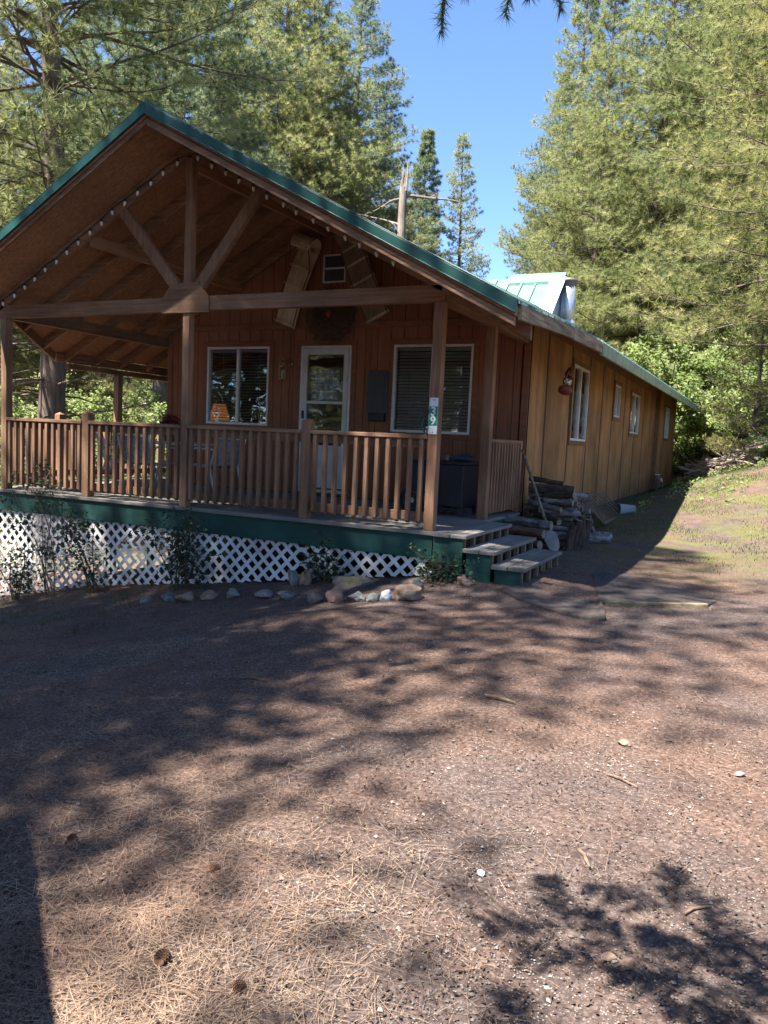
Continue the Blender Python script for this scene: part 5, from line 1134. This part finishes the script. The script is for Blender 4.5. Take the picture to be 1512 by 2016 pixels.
for h, sgn, L, lift in ((-0.5, 1, 2.9, -0.05), (-0.6, -1, 1.6, -0.25), (-1.9, -1, 2.4, 0.42), (-4.0, 1, 3.3, -0.28), (-4.2, -1, 2.4, -0.1), (-5.4, 1, 5.2, 0.0), (-5.0, 1, 3.2, -0.42), (-6.4, -1, 2.2, -0.2), (-6.6, 1, 2.6, -0.35), (-2.6, 1, 1.2, -0.5)):
    p = Vector((x, y, zt_ + h)); d = (cr3 * sgn + Vector((0, rnd.uniform(-0.3, 0.3), lift))).normalized(); pts = [p]; mb = MB()
    for i in range(7):
        d = (d + Vector((rnd.uniform(-0.1, 0.1), rnd.uniform(-0.15, 0.15), rnd.uniform(-0.16, 0.16)))).normalized(); p = p + d * L / 7; pts.append(p)
    mb.tube(pts, [0.085 * (1 - 0.8 * i / 7) * (0.7 + L / 9) for i in range(8)], 7)
    for k in range(int(L * 2.2)):
        i = rnd.randint(2, 6); q = pts[i]; e = q + Vector((rnd.uniform(-0.7, 0.7), rnd.uniform(-0.7, 0.7), rnd.uniform(-0.6, 0.4))) * rnd.uniform(0.5, 1.2); mb.tube([q, q.lerp(e, 0.5) + Vector((0, 0, 0.08)), e], [0.024, 0.016, 0.007], 4)
    mb.build('branch', 'dead_wood', sn)

# shrubs
SHR = {}
def shrub_mesh(key, seed, H, R, n, size, mt, stems=9):
    r_ = random.Random(seed); rn = np.random.RandomState(seed); mb = MB(); P = []
    for s in range(stems):
        a = r_.uniform(0, 6.28); p = Vector((r_.uniform(-0.1, 0.1) * R, r_.uniform(-0.1, 0.1) * R, -0.1)); d = Vector((math.cos(a) * r_.uniform(0.1, 0.8), math.sin(a) * r_.uniform(0.1, 0.8), 1)).normalized(); L = H * r_.uniform(0.65, 1.05); pts = [p]
        for i in range(7):
            d = (d + Vector((r_.uniform(-0.2, 0.2), r_.uniform(-0.2, 0.2), r_.uniform(-0.15, 0.05)))).normalized(); p = p + d * L / 7; pts.append(p)
        mb.tube(pts, [0.012 * H * (1 - 0.8 * i / 7) for i in range(8)], 5, cap=False)
        for k in range(7):
            i = r_.randint(2, 7); q = pts[i]; e = q + Vector((r_.gauss(0, 1), r_.gauss(0, 1), r_.gauss(0.25, 0.5))).normalized() * R * r_.uniform(0.2, 0.6); mb.tube([q, q.lerp(e, 0.5) + Vector((0, 0, 0.03)), e], [0.005 * H, 0.004 * H, 0.002 * H], 3, cap=False)
            m = n // (stems * 7); t = rn.uniform(0.2, 1, (m, 1)); P.append(np.array(q) * (1 - t) + np.array(e) * t + rn.normal(0, 0.055 * R, (m, 3)))
    P = np.concatenate(P); V = leaf_quads(P, size, rn, 1.0)
    cm = np_mesh('foliage', V, 4, mt); o = mb.build('stem', ['limb_bark'], None); tm = o.data; bpy.data.objects.remove(o); SHR[key] = (tm, cm)
shrub_mesh('bright', 31, 3.2, 1.9, 7000, 0.15, 'leaf_bright'); shrub_mesh('mid', 32, 2.6, 1.8, 6000, 0.14, 'leaf_mid'); shrub_mesh('tall', 33, 5.0, 2.2, 8000, 0.16, 'leaf_bright', 12)
def shrub(key, x, y, s, rz, label, group=None, name='shrub', cat='shrub'):
    tm, cm = SHR[key]; t = thing(name, (x, y, G(x, y)), label, cat, group); link('stem', tm, t); link('foliage', cm, t); t.scale = (s, s, s); t.rotation_euler = (0, 0, rz); return t
gl = 'bright green shrub in the thicket left of the porch'; gr = 'leafy green shrub in the thicket beyond the far end of the cabin'
for i, (px, d, k, s) in enumerate(((30, 24, 'mid', 1.0), (140, 23, 'bright', 0.9), (185, 25, 'bright', 0.9), (235, 24, 'bright', 0.85), (275, 27, 'tall', 0.7), (330, 25, 'bright', 0.9), (210, 30, 'tall', 0.9), (130, 31, 'tall', 1.0), (60, 28, 'bright', 1.1), (270, 33, 'tall', 1.0), (320, 33, 'tall', 1.0), (0, 27, 'mid', 1.3))):
    x, y = pos(px, d); shrub(k, x, y, s, i * 1.3, gl, 'shrubs left of the porch')
for i, (px, d, k, s) in enumerate(( (1350, 30, 'bright', 1.05), (1385, 31, 'tall', 0.85), (1425, 30, 'bright', 1.0), (1450, 29, 'tall', 0.85), (1490, 29, 'tall', 0.8), (1270, 33, 'tall', 1.1), (1310, 32, 'tall', 1.1), (1345, 33, 'tall', 1.1), (1400, 34, 'tall', 1.15), (1445, 35, 'tall', 1.2), (1500, 33, 'tall', 1.2),)):
    x, y = pos(px, d); shrub(k, x, y, s, i * 2.1, gr, 'shrubs beyond the cabin')
x, y = pos(1500, 22); shrub('mid', x, y, 0.32, 0.5, 'low blue green bush on the bank at the right edge')

# rose bushes in front of the lattice
def sprig_bush(x, y, H, seed, label, nst=4, tilt=(0, 0)):
    r_ = random.Random(seed); rn = np.random.RandomState(seed); z = G(x, y); t = thing('rose_bush', (x, y, z), label, 'bush', 'straggly bushes against the lattice'); mb = MB(); P = []
    for s in range(nst):
        a = r_.uniform(0, 6.28); p = Vector((x + r_.uniform(-0.1, 0.1), y, z - 0.02)); d = Vector((0.35 * math.cos(a) + tilt[0], 0.12 * math.sin(a) - 0.03, 1)).normalized(); L = H * r_.uniform(0.6, 1.05); pts = [p]
        for i in range(9):
            d = (d + Vector((r_.uniform(-0.13, 0.13) , r_.uniform(-0.08, 0.08), -0.05))).normalized(); p = p + d * L / 9; pts.append(p)
        mb.tube(pts, [0.009 * (1 - 0.75 * i / 9) for i in range(10)], 5, cap=False)
        for k in range(11):
            i = r_.randint(2, 9); q = pts[i]; e = q + Vector((r_.gauss(0, 1), r_.gauss(0, 0.45), r_.gauss(0.1, 0.6))).normalized() * r_.uniform(0.12, 0.38); mb.tube([q, e], [0.003, 0.0015], 3, cap=False)
            m = r_.randint(8, 18); tt = rn.uniform(0.2, 1, (m, 1)); P.append(np.array(q) * (1 - tt) + np.array(e) * tt + rn.normal(0, 0.03, (m, 3)))
    mb.build('stem', 'twig', t); P = np.concatenate(P) - np.array((x, y, z)); link('foliage', np_mesh('foliage', leaf_quads(P, 0.042, rn, 0.8, 0.7), 4, 'leaf_dark'), t)
sprig_bush(-4.75, -0.30, 1.95, 41, 'tall straggly rose bush at the left end of the lattice', 5, (-0.12, 0)); sprig_bush(-4.0, -0.28, 1.15, 42, 'leafy rose bush in front of the second lattice post', 5)
sprig_bush(-2.75, -0.27, 1.05, 43, 'dense dark bush rising to the middle porch post', 8, (0.02, 0)); sprig_bush(-5.3, -0.35, 1.0, 44, 'low dark bush cut off by the left edge', 5)
sprig_bush(-1.05, -0.12, 0.34, 45, 'small weed growing up the lattice behind the boulder', 3); sprig_bush(0.30, -0.12, 0.26, 46, 'small leafy plant beside the porch steps', 4)

# brush pile, stumps
rnd = random.Random(9)
for i in range(34):
    px = rnd.uniform(1325, 1500); d = rnd.uniform(24, 28.5) if px < 1420 else rnd.uniform(21.5, 26); x, y = pos(px, d); a = rnd.uniform(-0.5, 0.9); L = rnd.uniform(0.8, 2.4); z = G(x, y) + rnd.uniform(0.06, 0.65)
    mb = MB(); p = Vector((0, 0, 0)); dv = Vector((math.cos(a), math.sin(a) * 0.5, rnd.uniform(-0.05, 0.4))).normalized(); pts = [p]
    for k in range(6): dv = (dv + Vector((rnd.uniform(-0.2, 0.2), rnd.uniform(-0.2, 0.2), rnd.uniform(-0.2, 0.16)))).normalized(); p = p + dv * L / 6; pts.append(p)
    r0 = rnd.uniform(0.02, 0.05); mb.tube(pts, [r0 * (1 - 0.7 * k / 6) for k in range(7)], 6)
    for k in range(6): q = pts[rnd.randint(1, 6)]; e = q + Vector((rnd.uniform(-0.6, 0.6), rnd.uniform(-0.5, 0.5), rnd.uniform(-0.2, 0.5))); mb.tube([q, e], [0.012, 0.005], 4)
    o = mb.build('dead_branch', 'dead_branch', None); o.location = (x, y, z); tag(o, 'bare dead branch tangled in the brush heap behind the cabin', 'branch', 'dead branches of the brush heap')
for px, d, h, r, lb in ((1462, 25.5, 0.75, 0.2, 'short pale stump leaning at the right end of the brush heap'), (1372, 29, 0.7, 0.16, 'broken stump standing in the brush heap')):
    x, y = pos(px, d); z = G(x, y); tag(MB().tube([(x, y, z - 0.2), (x + 0.08, y, z + h * 0.6), (x + 0.22, y, z + h)], [r * 1.25, r, r * 0.85], 10).build('stump', 'dead_branch', None, origin=(x, y, z)), lb, 'stump')

# fir standing behind the camera, one low limb reaching overhead
ft = thing('fir_tree', (4.6, -9.6, G(4.6, -9.6)), 'fir whose low blue green sprigs hang into the top of the view', 'fir tree')
tk = MB(); gz0_ = G(4.6, -9.6); tk.tube([(4.6, -9.6, gz0_ - 0.3 + i * 1.6) for i in range(10)], [0.26 - 0.022 * i for i in range(10)], 12)
rnd = random.Random(2); rn = np.random.RandomState(2); NP, ND = [], []
lm = MB()
lower = lm; JIT = 0.04
def spray(p, d, L, depth):
    pts = [p]; n = 6
    for i in range(n):
        d = (d + Vector((rnd.uniform(-JIT, JIT), rnd.uniform(-JIT, JIT), -0.03))).normalized(); p = p + d * L / n; pts.append(p)
    lm.tube(pts, [0.006 * (0.3 + L) * (1 - 0.75 * i / n) for i in range(n + 1)], 5, cap=False)
    for i in range(n):
        for k in range(10):
            q = pts[i].lerp(pts[i + 1], k / 10); dd = (pts[i + 1] - pts[i]).normalized(); NP.append(tuple(q)); ND.append(tuple(dd))
    if depth:
        for i in range(1, n):
            for sg in (-1, 1):
                sdv_ = dd.cross(Vector((0, 0, 1))).normalized() * sg; spray(pts[i], (dd * 0.8 + sdv_ * 0.75 + Vector((0, 0, -0.12))).normalized(), L * (0.42 - 0.045 * i) * rnd.uniform(0.55, 1.35), depth - 1)
limb = [Vector((4.6, -9.6, 3.0)), Vector((3.9, -8.6, 2.75)), Vector((3.2, -7.4, 2.45)), Vector((2.72, -6.3, 2.12)), Vector((2.5, -5.75, 1.90))]
lm.tube(limb, [0.05, 0.04, 0.028, 0.018, 0.010], 8, cap=False)
for st_, tips in (((2.37, -5.64, 1.82), ((2.297, -5.53, 1.619), (2.350, -5.535, 1.672))), ((2.505, -5.62, 1.81), ((2.421, -5.493, 1.641), (2.496, -5.471, 1.642), (2.456, -5.495, 1.662)))):
    lm.tube([limb[-1], st_], [0.009, 0.005], 6, cap=False)
    for tgt in tips: d = Vector(tgt) - Vector(st_); spray(Vector(st_), (d.normalized() + Vector((0, 0, 0.12))).normalized(), d.length, 0)
n_fine = len(NP); JIT = 0.16
for p_, d_, L in (((2.66, -6.15, 2.07), (-1, 0.45, 0.16), 1.25), ((2.9, -6.7, 2.23), (-1, 0.1, 0.22), 1.5), ((2.6, -6.0, 2.0), (0.9, 0.6, 0.12), 0.8), ((2.8, -6.5, 2.17), (-0.8, 0.5, 0.3), 1.5), ((3.0, -6.9, 2.29), (-1, 0.45, 0.25), 1.7), ((2.66, -6.15, 2.07), (0.5, 0.6, 0.3), 1.0)): spray(Vector(p_), Vector(d_).normalized(), L * 0.9, 2)
for i, L in ((1, 0.9), (2, 0.8), (3, 0.6)):
    for sg in (-1, 1):
        dd = (limb[i] - limb[i - 1]).normalized(); sv = dd.cross(Vector((0, 0, 1))).normalized() * sg; spray(limb[i] + Vector((0, 0, 0.02)), (dd * 0.6 + sv + Vector((0, 0, 0.10))).normalized(), L, 1)
lm.build('limb', 'limb_bark', ft); lm = tk
for j in range(10):                                       # higher limbs of the same fir
    a = j * 2.4; zz = gz0_ + 4.2 + j * 0.9; spray(Vector((4.6, -9.6, zz)), Vector((math.cos(a), math.sin(a), 0.05)), 2.4 - 0.12 * j, 1)
tk.build('trunk', 'bark', ft, smooth=True)
o_ = np.array((4.6, -9.6, gz0_)); NP, ND = np.array(NP) - o_, np.array(ND)
V = np.concatenate([needle_tufts(NP[:n_fine], ND[:n_fine], 10, 0.026, 0.0019, 0.9, rn), needle_tufts(NP[n_fine:], ND[n_fine:], 2, 0.038, 0.0042, 1.1, rn)])
link('crown', np_mesh('crown', V, 3, 'fir_blue'), ft)

# pines beside and behind the camera whose shade falls over the yard
SH = 'tall pine beside the yard whose shadow falls across the ground'
for x, y, key, s, rz in ((-4.3, -7.2, 'pineG', 1.0, 0.4), (-7.0, -8.5, 'pineA', 0.9, 1.9), (-8.6, -12.5, 'pineD', 1.0, 2.6), (-4.5, -9.9, 'pineA', 0.72, 1.0)):
    tree(key, x, y, s, rz, SH, group='pines shading the yard')
for i, (x, y) in enumerate(((-7, -24), (-12, -22), (-17, -26), (-22, -24), (-27, -21), (-2, -28), (4, -30), (-33, -16), (-14, -34), (-24, -33), (-19, -17), (-30, -30), (-37, -24), (-9, -31), (-40, -10))):
    tree(('pineA', 'pineE', 'pineB', 'pineD')[i % 4], x, y, 1.0, i * 1.1, 'pine of the wood on the far side of the yard', group='pines on the far side of the yard')

# low shed made up outside the view on the left, added so its eave throws the straight shadow edge in the lower left corner
A2, B2 = Vector((-0.15, -5.83, 0)), Vector((1.80, -7.20, 0)); u_ = (B2 - A2).normalized(); v_ = Vector((u_.y, -u_.x, 0)) if u_.y < 0 and False else Vector((-0.57, -0.82, 0)).normalized(); dep = 2.0; wl = (B2 - A2).length
gz1 = min(G(A2.x, A2.y), G(B2.x, B2.y)) - 0.15; zt1 = gz1 + 2.30
added_shed = thing('added_shed', (A2.x, A2.y, gz1), 'low brown board shed made up outside the view to cast the lower left shadow', 'added_shed')
def sp_(a, b, z): q = A2 + u_ * a + v_ * b; return (q.x, q.y, z)
for nm, (p, q) in (('wall', ((0.12, 0.12), (wl - 0.12, 0.12))), ('wall', ((wl - 0.12, 0.12), (wl - 0.12, dep))), ('wall', ((wl - 0.12, dep), (0.12, dep))), ('wall', ((0.12, dep), (0.12, 0.12)))):
    mb = MB(); P0, P1 = Vector((*p, 0)), Vector((*q, 0)); n = max(2, int((P1 - P0).length / 0.16))
    for i in range(n):
        a, b = P0.lerp(P1, i / n + 0.003), P0.lerp(P1, (i + 1) / n - 0.003); mb.bar((*sp_(a.x, a.y, 0)[:2], gz1 + 1.05), (*sp_(b.x, b.y, 0)[:2], gz1 + 1.05), 0.025, 2.08)
    mb.build('wall', 'front_siding_z', added_shed)
mb = MB(); mb.prism([sp_(0, 0, zt1), sp_(wl, 0, zt1), sp_(wl, dep + 0.15, zt1 - 0.22), sp_(0, dep + 0.15, zt1 - 0.22)], (0, 0, 0.05)); mb.build('roof', 'roof_green', added_shed)
mb = MB(); mb.bar(sp_(0.55, 0.09, gz1 + 0.95), sp_(1.25, 0.09, gz1 + 0.95), 0.03, 1.8); dr = mb.build('door', 'frame_wood_z', added_shed)
MB().bar(sp_(0.62, 0.06, gz1 + 0.95), sp_(0.62, 0.06, gz1 + 1.1), 0.02, 0.02).build('handle', 'black_metal', dr)
